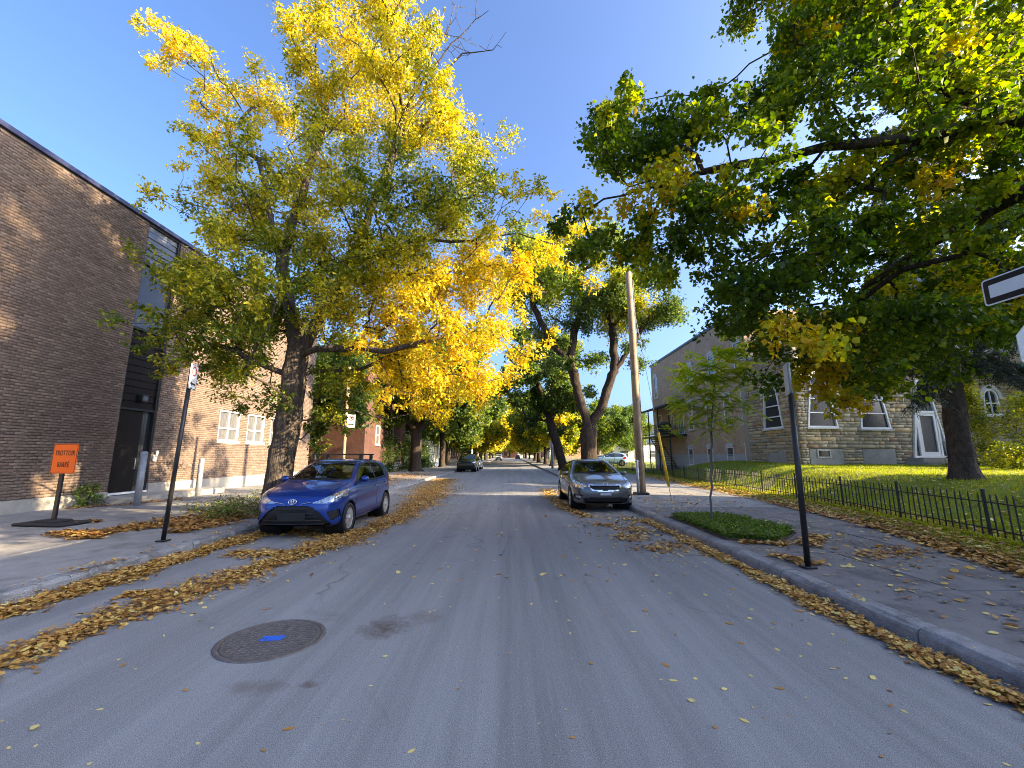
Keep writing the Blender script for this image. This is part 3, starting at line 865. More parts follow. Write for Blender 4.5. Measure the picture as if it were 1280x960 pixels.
# ------------------------------------------------------------------ church with stone front on the right
cb = (14.8, 25.8, 0.0)
church = thing('church_building', 'tan brick and grey stone church hall with tapered white windows on the raised lawn', 'building', cb)
BX = 14.8
fW = lambda u, z, d: (np.stack([BX - d, u, z], -1) if isinstance(u, np.ndarray) else (BX - d, u, z))
wl = MB()
wl.box((BX + 7, 34.6, 5.1), (14, 17.9, 11.4))
wl.box((BX + 14.6, 33.0, 5.05), (27.0, 13.0, 11.3))
wl.build('wall', M['tan_brick'], church, cb)
MB().prism([(25.75, -.3), (43.57, -.3), (43.57, 1.62), (25.75, 1.62)], -.2, .03, fW).build('foundation', M['grey_stucco'], church, cb)
MB().prism([(25.75, 10.8), (43.6, 10.8), (43.6, 11.0), (25.75, 11.0)], -.5, .08, fW).build('flashing', M['black'], church, cb)
for u, z0, z1, arch in [(42.2, 7.3, 9.5, 'flat'), (33.9, 7.2, 8.9, 'flat'), (30.2, 7.2, 8.9, 'flat'), (26.6, 7.2, 8.9, 'flat'),
                        (34.4, 3.6, 5.9, 'flat'), (31.1, 3.6, 5.7, 'flat'), (28.4, 3.55, 5.6, 'flat'), (26.15, 3.5, 5.6, 'flat'),
                        (34.8, .75, 2.1, 'flat'), (31.4, .9, 2.1, 'flat'), (28.5, 1.0, 2.1, 'flat'), (26.2, 1.15, 2.1, 'flat')]:
    window(church, cb, [(u - .45, z0), (u + .45, z0), (u + .45, z1), (u - .45, z1)], fW, .07, bars=((z0 + z1) / 2,), glass='curtain', d0=.0, d1=.05, arch=arch)
# balcony at the far end of the wing
ba = MB()
for a, b in ((35.4, 43.4),):
    ba.prism([(a, 3.18), (b, 3.18), (b, 3.32), (a, 3.32)], .0, 1.5, fW)
for u in (35.5, 38.2, 40.8, 43.3): ba.box((BX - 1.42, u, 2.9), (.09, .09, 5.9))
ba.build('balcony', M['black_metal'], church, cb)
MB().prism([(35.2, 5.8), (43.6, 5.8), (43.6, 5.95), (35.2, 5.95)], .0, 1.65, lambda a, b, t: (BX - t, a, b + .35 - .25 * t)).build('balcony_roof', M['roofing'], church, cb)
rl = MB()
for z in (4.3, 3.45): rl.prism([(35.5, z), (43.3, z), (43.3, z + .05), (35.5, z + .05)], 1.38, 1.43, fW)
for k in range(44): rl.box((BX - 1.405, 35.6 + k * .178, 3.87), (.025, .025, .86))
rl.build('railing', M['black_metal'], church, cb)
for u in (36.4, 38.6, 41.6):
    window(church, cb, [(u - .6, 3.33), (u + .6, 3.33), (u + .6, 5.5), (u - .6, 5.5)], fW, .09, vbars=2, sill=False, glass='curtain', d0=.005, d1=.06)
stp = MB()
for k in range(15): stp.box((BX - .75, 36.6 + k * .3, .25 + k * .2), (.8, .28, .05))
for dx in (.34, 1.16): stp.prism([(36.4, 0), (36.6, 0), (41.3, 3.18), (41.1, 3.18)], dx, dx + .04, fW)
stp.build('outside_stair', M['black_metal'], church, cb)
q = MB().lathe([(.02, .05), (.42, .08), (.50, .45), (.62, .72), (.66, .88), (.58, 1.08), (.40, 1.2), (.02, 1.22)], 14)
q.v = [(x * .7, y * 1.55, z) for x, y, z in q.v]
bq = q.build('barbecue', M['rubber']); bq.location = (BX - .85, 38.1, 3.32)
tag(bq, 'barbecue wrapped in a black cover standing on the iron balcony', 'barbecue')

# stone front: side face along the street (plane x=14.6) and front face turned slightly
TH = R(8); O0 = np.array([14.62, 21.3]); Dv = np.array([math.cos(TH), math.sin(TH)]); Nv = np.array([math.sin(TH), -math.cos(TH)])
fS = lambda u, z, d: (np.stack([14.62 - d, 25.82 - u, z], -1) if isinstance(u, np.ndarray) else (14.62 - d, 25.82 - u, z))      # u from the back corner forward
def fF(u, z, d):
    if isinstance(u, np.ndarray): return np.stack([O0[0] + u * Dv[0] + d * Nv[0], O0[1] + u * Dv[1] + d * Nv[1], z], -1)
    return (O0[0] + u * Dv[0] + d * Nv[0], O0[1] + u * Dv[1] + d * Nv[1], z)
blk = MB()
ex = O0 + Dv * 15.8
blk.prism([(14.66, 21.37), (float(ex[0]), float(ex[1]) + .05), (float(ex[0]), 27.0), (14.66, 26.4)], .2, 7.3, lambda a, b, t: (a, b, t))
blk.build('stone_backing', M['stone_mortar'], church, cb)
SW1 = arched(2.55, .88, .62, 3.0, 4.85)
F2 = arched(1.39, .9, .52, 2.95, 5.25)
F3 = arched(4.5, .93, .55, 2.9, 5.2)
FD = [(6.5, 1.42), (8.78, 1.42), (8.02, 5.6), (7.3, 5.6)]
F5 = arched(12.1, .55, .5, 3.7, 4.7)
rs = np.random.default_rng(21)
cs = []; z = 1.9
while z < 7.25:
    h_ = float(rs.choice([.12, .16, .2, .24], p=[.3, .35, .25, .1])); cs.append((z, min(z + h_, 7.28))); z += h_
cs_low = []; z = .75
while z < 1.89:
    h_ = float(rs.choice([.12, .16, .2, .24], p=[.3, .35, .25, .1])); cs_low.append((z, min(z + h_, 1.9))); z += h_
def sub(iv, polys, z):
    for P in polys:
        w = width_at(P, z)
        if w: iv = [p for a, b in iv for p in ((a, min(b, w[0])), (max(a, w[1]), b)) if p[1] - p[0] > .05]
    return iv
rectp = lambda a, b, c, d: [(a, c), (b, c), (b, d), (a, d)]
stint = lambda r, n: np.where(r.random(n) < .16, r.uniform(.7, .99, n), r.normal(.32, .17, n))
wid_ = lambda r: float(r.choice([.22, .34, .48, .66, .85]))
near = lambda c, P: -((P[:, 1] - P[:, 0]) * (P[:, 3] - P[:, 2])) / (c[:, 1] ** 2) + np.where((c[:, 0] > 25.5) | (c[:, 2] > 5.6), 5, 0)
bricks(church, cb, cs_low + cs, wid_, lambda z: sub([(0.0, 4.5)], [SW1, rectp(1.75, 3.4, 0, 1.75)], z), fS, .035, M['stone'], .010, rs, .006, 90, near, 'stone', 'stone', stint)
bricks(church, cb, cs_low + cs, wid_, lambda z: sub([(0.0, 15.7)], [F2, F3, FD, F5, rectp(.42, 2.4, 0, 1.9), rectp(3.5, 5.5, 0, 1.9)], z), fF, .035, M['stone'], .010, rs, .006, 210, near, 'stone', 'stone', stint)
for fn, a, b in ((fS, 1.78, 3.37), (fF, .45, 2.37), (fF, 3.53, 5.47)):
    MB().prism(rectp(a, b, .5, 1.87), -.04, .03, fn).build('cement_panel', M['foundation'], church, cb)
window(church, cb, SW1, fS, .09, bars=(3.65, 4.25, 4.85), glass='dark_glass', d0=-.02, d1=.07)
window(church, cb, F2, fF, .09, bars=(3.72, 4.45, 5.2), glass='dark_glass', d0=-.02, d1=.07)
window(church, cb, F3, fF, .09, bars=(3.72, 4.45, 5.2), glass='dark_glass', d0=-.02, d1=.07)
window(church, cb, rectp(.85, 1.62, 1.42, 1.84), fF, .06, d0=.032, d1=.08, sill=False, frame='lintel')
window(church, cb, F5, fF, .09, bars=(4.4,), vbars=1, d0=-.02, d1=.07)
for P, fn in ((SW1, fS), (F2, fF), (F3, fF), (F5, fF)):
    cu = (P[0][0] + P[1][0]) / 2; zs = P[2][1]; hw = P[2][0] - cu
    arc = [(cu + (hw + .02) * math.cos(a), zs + (hw + .02) * math.sin(a)) for a in np.linspace(-.12, math.pi + .12, 13)]
    ou = [(cu + (hw + .24) * math.cos(a), zs + (hw + .24) * math.sin(a)) for a in np.linspace(-.12, math.pi + .12, 13)]
    b_ = MB()
    for k in range(12): b_.prism([arc[k], ou[k], ou[k + 1], arc[k + 1]], .0, .11, fn)
    b_.build('arch_stone', M['lintel'], church, cb)
ed = MB().ring(FD, inset(FD, .1), -.02, .12, fF)
ed.prism(rectp(6.95, 8.35, 3.78, 3.9), .0, .09, fF); ed.prism(rectp(6.98, 7.1, 1.5, 3.8), .0, .09, fF); ed.prism(rectp(8.25, 8.37, 1.5, 3.8), .0, .09, fF)
ed = ed.build('glass_entrance', M['white'], church, cb)
MB().prism(inset(FD, .09), -.03, -.005, fF).build('pane', M['curtain'], ed, cb)
MB().ring(rectp(7.11, 8.24, 1.52, 3.77), rectp(7.25, 8.1, 1.72, 3.63), .01, .07, fF).build('door', M['white'], ed, cb)
MB().prism(rectp(6.1, 9.2, 1.2, 1.41), -.1, .8, fF).prism(rectp(5.9, 9.4, 1.0, 1.2), -.1, 1.15, fF).build('step', M['foundation'], church, cb)
MB().prism([(-.05, 7.28), (4.65, 7.28), (4.65, 7.48), (-.05, 7.48)], -.3, .12, fS).prism([(-.12, 7.285), (15.9, 7.285), (15.9, 7.485), (-.12, 7.485)], -.3, .115, fF).build('cornice', M['grey_stucco'], church, cb)
# copper eave and plain upper wall over the far bay
MB().prism(rectp(11.0, 15.6, 6.25, 6.5), .08, .75, fF).build('copper_eave', M['copper'], church, cb)
MB().prism(rectp(9.6, 15.7, 7.5, 12.5), -4.0, -.2, fF).build('upper_wall', M['grey_stucco'], church, cb)
# extra church wing added out of view to shade the stone front
MB().box((41.0, 22.8, 6.2), (14.0, 15.4, 12.6)).build('shade_wing', M['grey_stucco'], church, cb)
MB().box((41.0, 22.8, 12.6), (14.6, 16.0, .25)).build('shade_wing_roof', M['roofing'], church, cb)
for u in (20.0, 24.0, 28.0):
    window(church, cb, rectp(u - .6, u + .6, 2.6, 5.0), lambda a, b, t: (34.0 - t, a, b), .08, bars=(3.8,), d0=0, d1=.06)

# ------------------------------------------------------------------ far houses and low buildings
def far_house(name, label, x0, x1, y0, y1, h, mat, wins_, base_mat=None, roof=False, cat='house'):
    b = (x0, y0, .1)
    t = thing(name, label, cat, b)
    MB().box(((x0 + x1) / 2, (y0 + y1) / 2, h / 2), (x1 - x0, y1 - y0, h)).build('wall', mat, t, b)
    if base_mat: MB().box(((x0 + x1) / 2, (y0 + y1) / 2, .45), (x1 - x0 + .06, y1 - y0 + .06, .8)).build('foundation', base_mat, t, b)
    MB().box(((x0 + x1) / 2, (y0 + y1) / 2, h + .1), (x1 - x0 + .3, y1 - y0 + .3, .22)).build('roof', M['roofing'], t, b)
    for face, u, z, w, hh in wins_:
        fn = {'s': (lambda a, c, d: (a, y0 - d, c)), 'e': (lambda a, c, d: (x1 + d, a, c)), 'w': (lambda a, c, d: (x0 - d, a, c))}[face]
        window(t, b, rectp(u - w / 2, u + w / 2, z, z + hh), fn, .07, bars=(z + hh / 2,), glass='curtain', d0=.0, d1=.05)
    return t
far_house('brick_house', 'dark red brick house with pale foundation behind the parked blue hatchback', -21.5, -11.25, 32.0, 44.0, 8.5, M['red_brick'],
          [('s', -15.75, 2.3, .9, 1.6), ('s', -13.0, 5.2, 1.0, 1.6), ('s', -18.5, 2.3, 1.1, 1.6), ('e', 35.0, 2.4, 1.0, 1.6), ('e', 39.0, 2.4, 1.0, 1.6)], M['foundation'])
ph = far_house('porch_house', 'white house with slim porch posts half hidden by trees beyond the hedge', -19.5, -11.6, 56.0, 68.0, 7.0, M['pale_wall'],
               [('e', 58.5, 1.2, 1.1, 1.8), ('e', 63.0, 1.2, 1.1, 1.8), ('e', 58.5, 4.2, 1.1, 1.6), ('s', -14.0, 1.4, 1.1, 1.7), ('s', -17.0, 1.4, 1.1, 1.7)])
b_ = MB(); pb = (-19.5, 56.0, .1)
for y in (56.3, 58.9, 61.5, 64.1): b_.box((-10.2, y, 1.75), (.16, .16, 3.3))
b_.box((-10.9, 60.2, .3), (1.5, 8.4, .5)).box((-10.85, 60.2, 3.5), (1.6, 8.6, .22))
b_.build('porch', M['white'], ph, pb)
far_house('low_school', 'long low white building with a row of windows across the parking lot', 22, 66, 92, 104, 3.9, M['pale_wall'],
          [('s', 24.5 + 3.2 * k, 1.1, 1.9, 1.5) for k in range(12)], cat='building')
far_house('terrace_house', 'red brick house closing the street at its sunlit far end', -9, 3, 262, 272, 7.5, M['red_brick'], [('s', -6, 1.5, 1.4, 2), ('s', -2, 1.5, 1.4, 2), ('s', -4, 4.6, 1.4, 1.8), ('s', 1, 4.6, 1.4, 1.8)])
far_house('terrace_house', 'cream house closing the street beside the red one', 3.5, 15, 262, 272, 7.0, M['pale_wall'], [('s', 6, 1.5, 1.4, 2), ('s', 10, 1.5, 1.4, 2), ('s', 8, 4.4, 1.4, 1.8)])
for k, (y, m, lab) in enumerate([(82, 'red_brick', 'brick house on the left side of the far street behind the second parked car'), (104, 'tan_brick', 'tan brick house further up the left side of the far street'), (128, 'pale_wall', 'pale house near the far end of the left pavement'), (152, 'red_brick', 'last red brick house on the left before the street end')]):
    far_house('terrace_house', lab, -24, -12.5, y, y + 17, 7.5, M[m], [('e', y + 3 + 4 * q, z, 1.2, 1.7) for q in range(4) for z in (1.4, 4.5)], M['foundation'])
for k, (y, m, lab) in enumerate([(110, 'tan_brick', 'tan brick house on the right side of the far street past the parking lot'), (140, 'pale_wall', 'pale house on the right side of the far street'), (172, 'red_brick', 'red brick house on the right near the far end of the street')]):
    far_house('terrace_house', lab, 12.5, 24, y, y + 20, 7.5, M[m], [('w', y + 3 + 4.5 * q, z, 1.2, 1.7) for q in range(4) for z in (1.4, 4.5)], M['foundation'])
# unseen block added off to the right to cast shade over the near road
far_house('shade_block', 'unseen brick block added behind the right pavement to shade the near road', 27, 31, -34, 9.6, 13.4, M['tan_brick'], [('w', -30 + 5 * q, z, 1.4, 1.8) for q in range(7) for z in (2, 5.2, 8.4)], cat='building')
# ------------------------------------------------------------------ trees
ASH = [(-10.0,10.3,13.8,0.44,0.75),(-9.2,9.7,12.7,0.41,0.88),(-11.4,11.4,14.0,0.44,0.78),(-8.8,10.1,12.9,0.43,0.91),(-10.4,12.5,15.3,0.54,0.76),(-9.2,10.7,11.8,0.43,0.89),(-10.2,12.7,14.3,0.61,0.85),(-9.0,11.3,13.0,0.54,0.74),(-8.6,13.0,14.3,0.62,0.7),(-8.7,12.9,13.9,0.61,0.81),(-9.3,11.3,11.1,0.49,0.81),(-8.3,10.0,9.9,0.43,0.73),(-6.8,9.6,9.7,0.46,0.65),(-8.1,11.2,10.6,0.53,0.58),(-9.6,10.9,9.8,0.36,0.78),(-6.5,10.8,13.7,0.51,0.75),(-8.3,12.8,16.2,0.61,0.69),(-6.8,12.3,16.8,0.59,0.71),(-5.7,10.1,14.2,0.48,0.78),(-5.8,12.8,17.3,0.67,0.83),(-4.7,9.5,13.0,0.5,0.8),(-3.7,11.0,14.9,0.57,0.8),(-4.1,10.5,14.5,0.55,0.67),(-2.6,10.9,14.1,0.57,0.64),(-2.8,9.6,12.4,0.5,0.71),(-5.9,10.5,12.3,0.55,0.72),(-5.8,10.2,12.6,0.53,0.67),(-5.4,12.0,14.7,0.68,0.74),(-4.1,10.3,12.9,0.59,0.75),(-3.9,12.3,13.7,0.71,0.74),(-3.3,10.3,12.3,0.59,0.72),(-2.0,10.3,12.0,0.49,0.74),(-2.3,9.5,11.5,0.45,0.68),(-5.6,10.3,11.1,0.59,0.55),(-7.3,12.9,12.9,0.74,0.62),(-5.5,12.8,12.8,0.73,0.69),(-5.2,11.3,11.8,0.64,0.71),(-3.6,12.8,12.8,0.73,0.67),(-3.7,12.4,12.1,0.71,0.65),(-2.2,11.9,12.2,0.68,0.72),(-2.9,13.0,12.7,0.74,0.73),(-1.6,11.9,11.0,0.57,0.57),(-1.3,13.1,12.6,0.62,0.57),(-9.3,11.8,9.7,0.56,0.91),(-8.4,10.2,8.5,0.49,0.72),(-8.9,12.7,9.8,0.73,0.7),(-8.5,12.7,9.7,0.73,0.58),(-7.0,12.0,10.2,0.68,0.69),(-6.5,11.2,10.2,0.64,0.55),(-5.4,11.7,9.6,0.67,0.66),(-4.7,9.9,8.4,0.57,0.64),(-3.0,9.4,8.1,0.54,0.42),(-4.0,11.5,9.6,0.66,0.46),(-2.2,10.3,8.3,0.59,0.42),(-2.0,9.8,8.1,0.56,0.5),(-0.9,11.0,9.1,0.58,0.41),(-1.6,12.7,10.6,0.67,0.57),(-0.1,10.9,9.0,0.41,0.57),(-7.9,10.1,7.3,0.48,0.61),(-8.4,11.5,8.0,0.55,0.54),(-6.8,10.6,7.4,0.6,0.46),(-7.5,11.2,7.9,0.64,0.49),(-5.4,10.8,7.4,0.61,0.67),(-6.2,12.0,8.5,0.68,0.72),(-4.1,11.2,7.8,0.64,0.49),(-4.8,12.4,8.4,0.71,0.35),(-3.4,12.3,8.0,0.7,0.35),(-2.8,9.7,6.5,0.56,0.36),(-2.0,12.8,9.0,0.73,0.47),(-2.0,11.8,8.5,0.67,0.59),(-0.0,10.1,7.5,0.43,0.46),(-0.4,9.5,6.9,0.41,0.57),(1.4,11.5,8.0,0.44,0.73),(1.4,11.1,7.0,0.42,0.89),(2.2,11.4,8.1,0.33,0.83),(-9.2,11.1,6.4,0.48,0.38),(-8.3,10.0,5.8,0.43,0.46),(-7.0,9.4,5.6,0.54,0.52),(-7.3,10.0,5.8,0.57,0.38),(-5.4,8.6,5.2,0.49,0.46),(-5.7,9.8,5.6,0.56,0.35),(-4.4,9.7,5.3,0.55,0.5),(-5.8,11.7,6.7,0.67,0.37),(-3.5,10.2,5.6,0.59,0.48),(-3.8,10.0,5.8,0.57,0.51),(-2.8,11.9,6.6,0.68,0.95),(-2.9,11.1,6.6,0.64,0.77),(-7.4,9.0,4.3,0.43,0.38),(-8.7,11.0,5.1,0.52,0.51),(-9.6,11.0,5.1,0.32,0.46),(-7.2,10.3,4.6,0.59,0.42),(-6.0,9.2,4.5,0.52,0.4),(-6.5,12.0,5.5,0.63,0.4),(-6.4,11.0,4.9,0.58,0.32),(-7.6,9.1,3.6,0.3,0.48),(-7.3,10.5,3.9,0.5,0.36),(-8.2,12.0,4.1,0.57,0.51),(-6.9,11.5,3.2,0.44,0.34),(-4.9,11.8,5.5,0.62,0.45),(-5.6,12.8,6.0,0.67,0.45),(-3.8,12.1,5.8,0.63,0.94),(-3.2,10.6,5.0,0.55,0.94),(-2.2,11.5,6.1,0.66,0.87),(-2.4,10.6,5.7,0.61,0.86),(-1.1,11.3,6.7,0.65,0.77),(-0.9,12.2,7.2,0.7,0.96),(-0.3,11.1,5.4,0.42,0.88),(-1.3,9.7,4.6,0.55,0.86),(-1.4,10.6,4.5,0.61,0.92),(-0.5,10.7,4.7,0.51,0.84),(-0.4,11.8,4.9,0.56,0.9),(-3.3,11.6,4.4,0.55,0.76),(-3.5,12.3,4.2,0.59,0.84),(-2.5,12.0,3.7,0.57,0.81),(-2.0,9.7,3.4,0.46,0.94),(-1.5,11.8,3.6,0.51,0.79),(-0.9,10.2,3.5,0.44,0.94),(-3.0,9.9,3.2,0.33,0.96),(0.2,10.3,6.6,0.44,0.95),(0.1,11.2,6.6,0.48,0.78),(-5.5,11.6,3.4,0.33,0.33),(-5.5,11.4,2.5,0.33,0.33),(-4.4,10.7,2.3,0.26,0.44),(1.2,10.8,8.9,0.31,0.74),(-4.5,13.0,19.8,0.99,0.84),(-3.4,9.6,15.0,0.73,0.77),(-6.9,12.6,20.4,0.96,0.67),(-5.8,11.2,18.0,0.85,0.71),(-7.5,12.2,18.6,0.82,0.65),(-6.5,10.0,15.8,0.67,0.75),(-2.3,10.1,16.3,0.58,0.71),(-2.5,12.1,19.2,0.69,0.71),(-8.1,11.8,16.6,0.34,0.68)]
LINDEN = [(10.1,7.7,5.2,0.39,0.27),(5.1,6.5,10.6,0.49,0.28),(7.5,6.0,4.4,0.45,0.34),(7.4,7.5,11.4,0.52,0.35),(7.5,5.2,8.8,0.42,0.26),(3.3,5.7,5.0,0.46,0.37),(8.7,9.4,8.5,0.43,0.72),(8.8,6.1,5.6,0.55,0.72),(5.9,5.8,5.8,0.49,0.42),(6.9,7.8,10.5,0.61,0.43),(10.5,6.7,11.8,0.4,0.3),(5.0,5.4,6.5,0.53,0.37),(5.2,5.8,5.8,0.48,0.72),(8.5,6.4,8.4,0.45,0.72),(10.7,8.8,14.9,0.42,0.39),(5.2,6.4,8.7,0.56,0.33),(3.5,7.1,6.0,0.54,0.33),(9.4,8.8,13.0,0.54,0.38),(4.5,7.7,9.3,0.46,0.42),(6.2,6.0,9.0,0.61,0.29),(4.7,6.2,4.5,0.4,0.72),(6.8,5.3,6.7,0.47,0.72),(6.6,6.8,5.8,0.46,0.19),(6.6,6.3,5.1,0.49,0.43),(6.5,8.4,9.3,0.41,0.72),(9.9,8.8,5.4,0.45,0.22),(5.2,8.0,7.9,0.57,0.43),(9.0,7.5,10.5,0.42,0.36),(7.8,5.2,7.3,0.58,0.4),(8.5,6.7,3.8,0.39,0.2),(10.7,9.1,7.0,0.4,0.35),(7.2,5.1,7.9,0.5,0.28),(6.7,7.0,5.1,0.53,0.21),(5.2,8.5,5.8,0.47,0.24),(8.8,8.8,4.1,0.58,0.38),(2.8,7.2,7.8,0.59,0.28),(8.7,9.7,4.2,0.57,0.22),(8.6,7.2,8.5,0.54,0.35),(10.0,6.9,6.7,0.4,0.72),(8.1,8.3,11.2,0.56,0.23),(9.2,8.6,11.7,0.38,0.29),(2.5,6.8,7.1,0.55,0.23),(8.8,7.1,7.7,0.41,0.23),(5.9,7.0,4.0,0.6,0.37),(8.2,6.0,6.6,0.41,0.36),(7.9,8.9,8.8,0.4,0.28),(7.9,7.8,6.6,0.42,0.29),(3.9,6.6,5.6,0.42,0.31),(5.0,6.4,8.0,0.47,0.34),(2.5,7.7,8.1,0.55,0.44),(3.4,5.4,3.7,0.56,0.22),(7.3,8.5,5.1,0.58,0.19),(8.4,5.1,8.4,0.46,0.25),(1.4,6.6,5.8,0.4,0.72),(4.8,7.1,4.5,0.49,0.43),(11.0,7.1,8.5,0.56,0.27),(9.2,8.4,9.9,0.46,0.24),(8.2,7.4,7.4,0.48,0.42),(8.3,6.7,4.6,0.61,0.72),(5.7,6.0,9.8,0.53,0.22),(1.6,6.4,6.6,0.46,0.28),(7.2,7.5,7.0,0.53,0.72),(7.5,7.5,10.0,0.58,0.36),(6.1,5.1,8.8,0.42,0.33),(11.0,7.7,12.0,0.6,0.37),(9.9,7.8,4.0,0.45,0.3),(7.1,6.1,3.7,0.41,0.72),(7.9,8.6,4.0,0.46,0.36),(5.4,5.8,2.6,0.38,0.46),(10.7,8.7,4.5,0.54,0.2),(9.1,6.6,4.7,0.56,0.31),(6.8,7.3,11.6,0.44,0.24),(9.0,9.8,5.2,0.4,0.29),(10.0,6.4,8.8,0.43,0.23),(6.5,7.1,7.0,0.54,0.29),(10.2,8.0,10.4,0.58,0.72),(4.7,5.7,9.2,0.49,0.72),(10.8,9.1,7.9,0.46,0.42),(6.6,8.3,13.1,0.42,0.21),(4.0,5.8,4.4,0.46,0.2),(4.4,8.1,6.5,0.43,0.45),(11.3,8.5,6.8,0.57,0.22),(5.4,5.5,7.5,0.53,0.24),(3.6,6.0,3.6,0.44,0.22),(11.1,8.3,12.4,0.38,0.72),(5.3,8.2,13.6,0.47,0.44),(7.2,7.3,7.8,0.52,0.45),(6.3,5.6,5.0,0.43,0.4),(3.7,7.7,7.6,0.42,0.3),(9.1,7.8,8.5,0.43,0.29),(5.7,7.3,3.5,0.48,0.85),(8.4,9.8,6.9,0.6,0.37),(6.9,8.8,10.1,0.54,0.4),(2.3,8.1,8.7,0.55,0.28),(10.6,7.7,11.5,0.58,0.46),(5.6,6.2,6.7,0.62,0.34),(8.0,8.0,7.3,0.5,0.37),(9.0,8.1,5.1,0.47,0.37),(6.8,7.8,8.4,0.5,0.72),(11.4,8.4,8.2,0.46,0.43),(8.8,7.1,5.0,0.42,0.43),(8.8,6.7,7.1,0.61,0.44),(7.1,6.9,3.4,0.57,0.37),(3.2,7.7,6.9,0.38,0.44),(9.2,5.5,8.7,0.59,0.44),(6.3,7.5,3.7,0.48,0.85),(5.2,6.9,12.0,0.57,0.72),(5.5,8.8,4.1,0.46,0.23),(4.8,8.7,6.6,0.44,0.26),(1.8,7.0,7.1,0.56,0.37),(8.5,5.7,9.5,0.45,0.23),(6.7,5.6,3.4,0.46,0.25),(9.9,7.3,9.5,0.53,0.19),(6.4,5.4,7.9,0.53,0.25),(2.9,6.4,5.6,0.58,0.33),(8.1,6.1,4.1,0.54,0.32),(6.5,6.9,11.2,0.52,0.44),(7.8,7.0,12.6,0.52,0.37),(4.2,6.6,7.7,0.4,0.22),(10.0,7.4,11.3,0.61,0.29),(3.1,5.0,5.2,0.41,0.37),(4.7,6.3,6.1,0.42,0.27),(11.5,7.3,7.9,0.39,0.4),(3.1,6.8,7.3,0.47,0.3),(7.2,7.5,9.0,0.4,0.26),(8.4,8.6,5.1,0.47,0.72),(3.2,7.0,6.5,0.56,0.26),(6.2,6.1,10.2,0.47,0.35),(11.0,7.3,10.7,0.57,0.23),(10.1,6.5,5.6,0.46,0.34),(9.3,7.7,6.5,0.48,0.32),(2.5,8.0,7.0,0.52,0.25),(4.4,8.1,7.2,0.58,0.23),(8.4,8.2,8.8,0.48,0.2),(11.0,7.5,9.1,0.42,0.45),(8.1,5.3,5.7,0.55,0.32),(9.8,7.1,7.6,0.53,0.29),(9.6,8.2,4.8,0.42,0.26),(9.9,9.2,7.0,0.55,0.72),(4.3,6.1,7.0,0.5,0.43),(6.1,8.9,6.3,0.42,0.34),(6.0,5.4,9.7,0.45,0.33),(9.8,9.3,8.2,0.46,0.43),(8.6,5.3,7.4,0.57,0.72),(5.8,6.7,11.3,0.55,0.18),(8.0,6.9,10.3,0.42,0.72),(6.0,7.7,12.3,0.46,0.42),(5.1,8.1,8.8,0.51,0.2),(6.4,7.5,9.2,0.55,0.72),(4.5,5.4,10.0,0.5,0.72),(5.4,8.4,12.1,0.6,0.43),(5.8,7.2,5.3,0.57,0.21),(8.4,6.6,11.3,0.55,0.22),(7.9,6.2,9.5,0.5,0.42),(2.7,8.1,9.3,0.39,0.72),(4.7,5.4,7.2,0.49,0.3),(9.0,6.9,9.0,0.54,0.33),(10.7,8.6,13.4,0.62,0.46),(5.3,8.1,7.3,0.43,0.36),(6.1,7.9,13.6,0.46,0.34),(9.6,6.1,9.6,0.56,0.72),(7.7,6.6,11.6,0.46,0.23),(6.8,8.6,7.6,0.38,0.27),(9.4,9.1,4.6,0.44,0.27),(10.2,8.3,9.8,0.53,0.23),(6.8,8.8,3.7,0.55,0.85),(2.4,6.1,6.0,0.59,0.72),(9.4,8.0,5.6,0.42,0.3),(6.5,7.1,8.6,0.53,0.44),(11.4,7.3,10.0,0.54,0.38),(7.7,7.9,11.8,0.41,0.72),(9.4,9.8,4.2,0.46,0.72),(8.8,8.9,12.4,0.59,0.35),(8.8,7.7,6.0,0.47,0.72),(9.3,9.9,7.1,0.41,0.41),(6.8,7.9,4.3,0.51,0.21),(5.2,7.0,8.1,0.53,0.27),(10.5,8.2,5.9,0.54,0.72),(6.1,6.1,7.0,0.59,0.26),(10.7,8.9,12.8,0.45,0.32),(5.3,5.6,4.8,0.38,0.26),(5.6,5.8,3.5,0.52,0.25),(3.7,5.4,3.1,0.42,0.85),(9.1,8.8,5.7,0.51,0.2),(3.4,6.0,5.8,0.48,0.72)]
rs = np.random.default_rng(31)
rs2 = np.random.default_rng(30)
def spread(B, n, sd, k, keep=lambda b: True):
    return [(b[0] + rs2.normal() * sd, b[1] + rs2.normal() * sd * 1.15, b[2] + rs2.normal() * sd * .85, b[3] * k, b[4] + rs2.normal() * .07) for b in B if keep(b) for _ in range(n)]
ASH = [(a, b, c, d * 1.05, t) for a, b, c, d, t in ASH] + spread(ASH, 3, .55, .95, lambda b: b[3] > .42) + spread(ASH, 2, .5, .9, lambda b: b[4] > .74 and b[2] < 8.0) + spread(ASH, 2, .5, .9, lambda b: b[0] < -5.0 and b[2] < 7.5)
ASH = [(a, b, c, d, t + ((.05 if a < -5 else .14) if c < 7.5 and t < .6 else 0)) for a, b, c, d, t in ASH if not (c > 14.3 and a < -6.3) and not (b < 8.6 and c > 8.5)]
ASH += [(-4.6 + rs2.normal() * .4, 11 + rs2.normal() * .8, rs2.uniform(2.5, 4.0), .38, .45 + rs2.normal() * .1) for _ in range(12)]
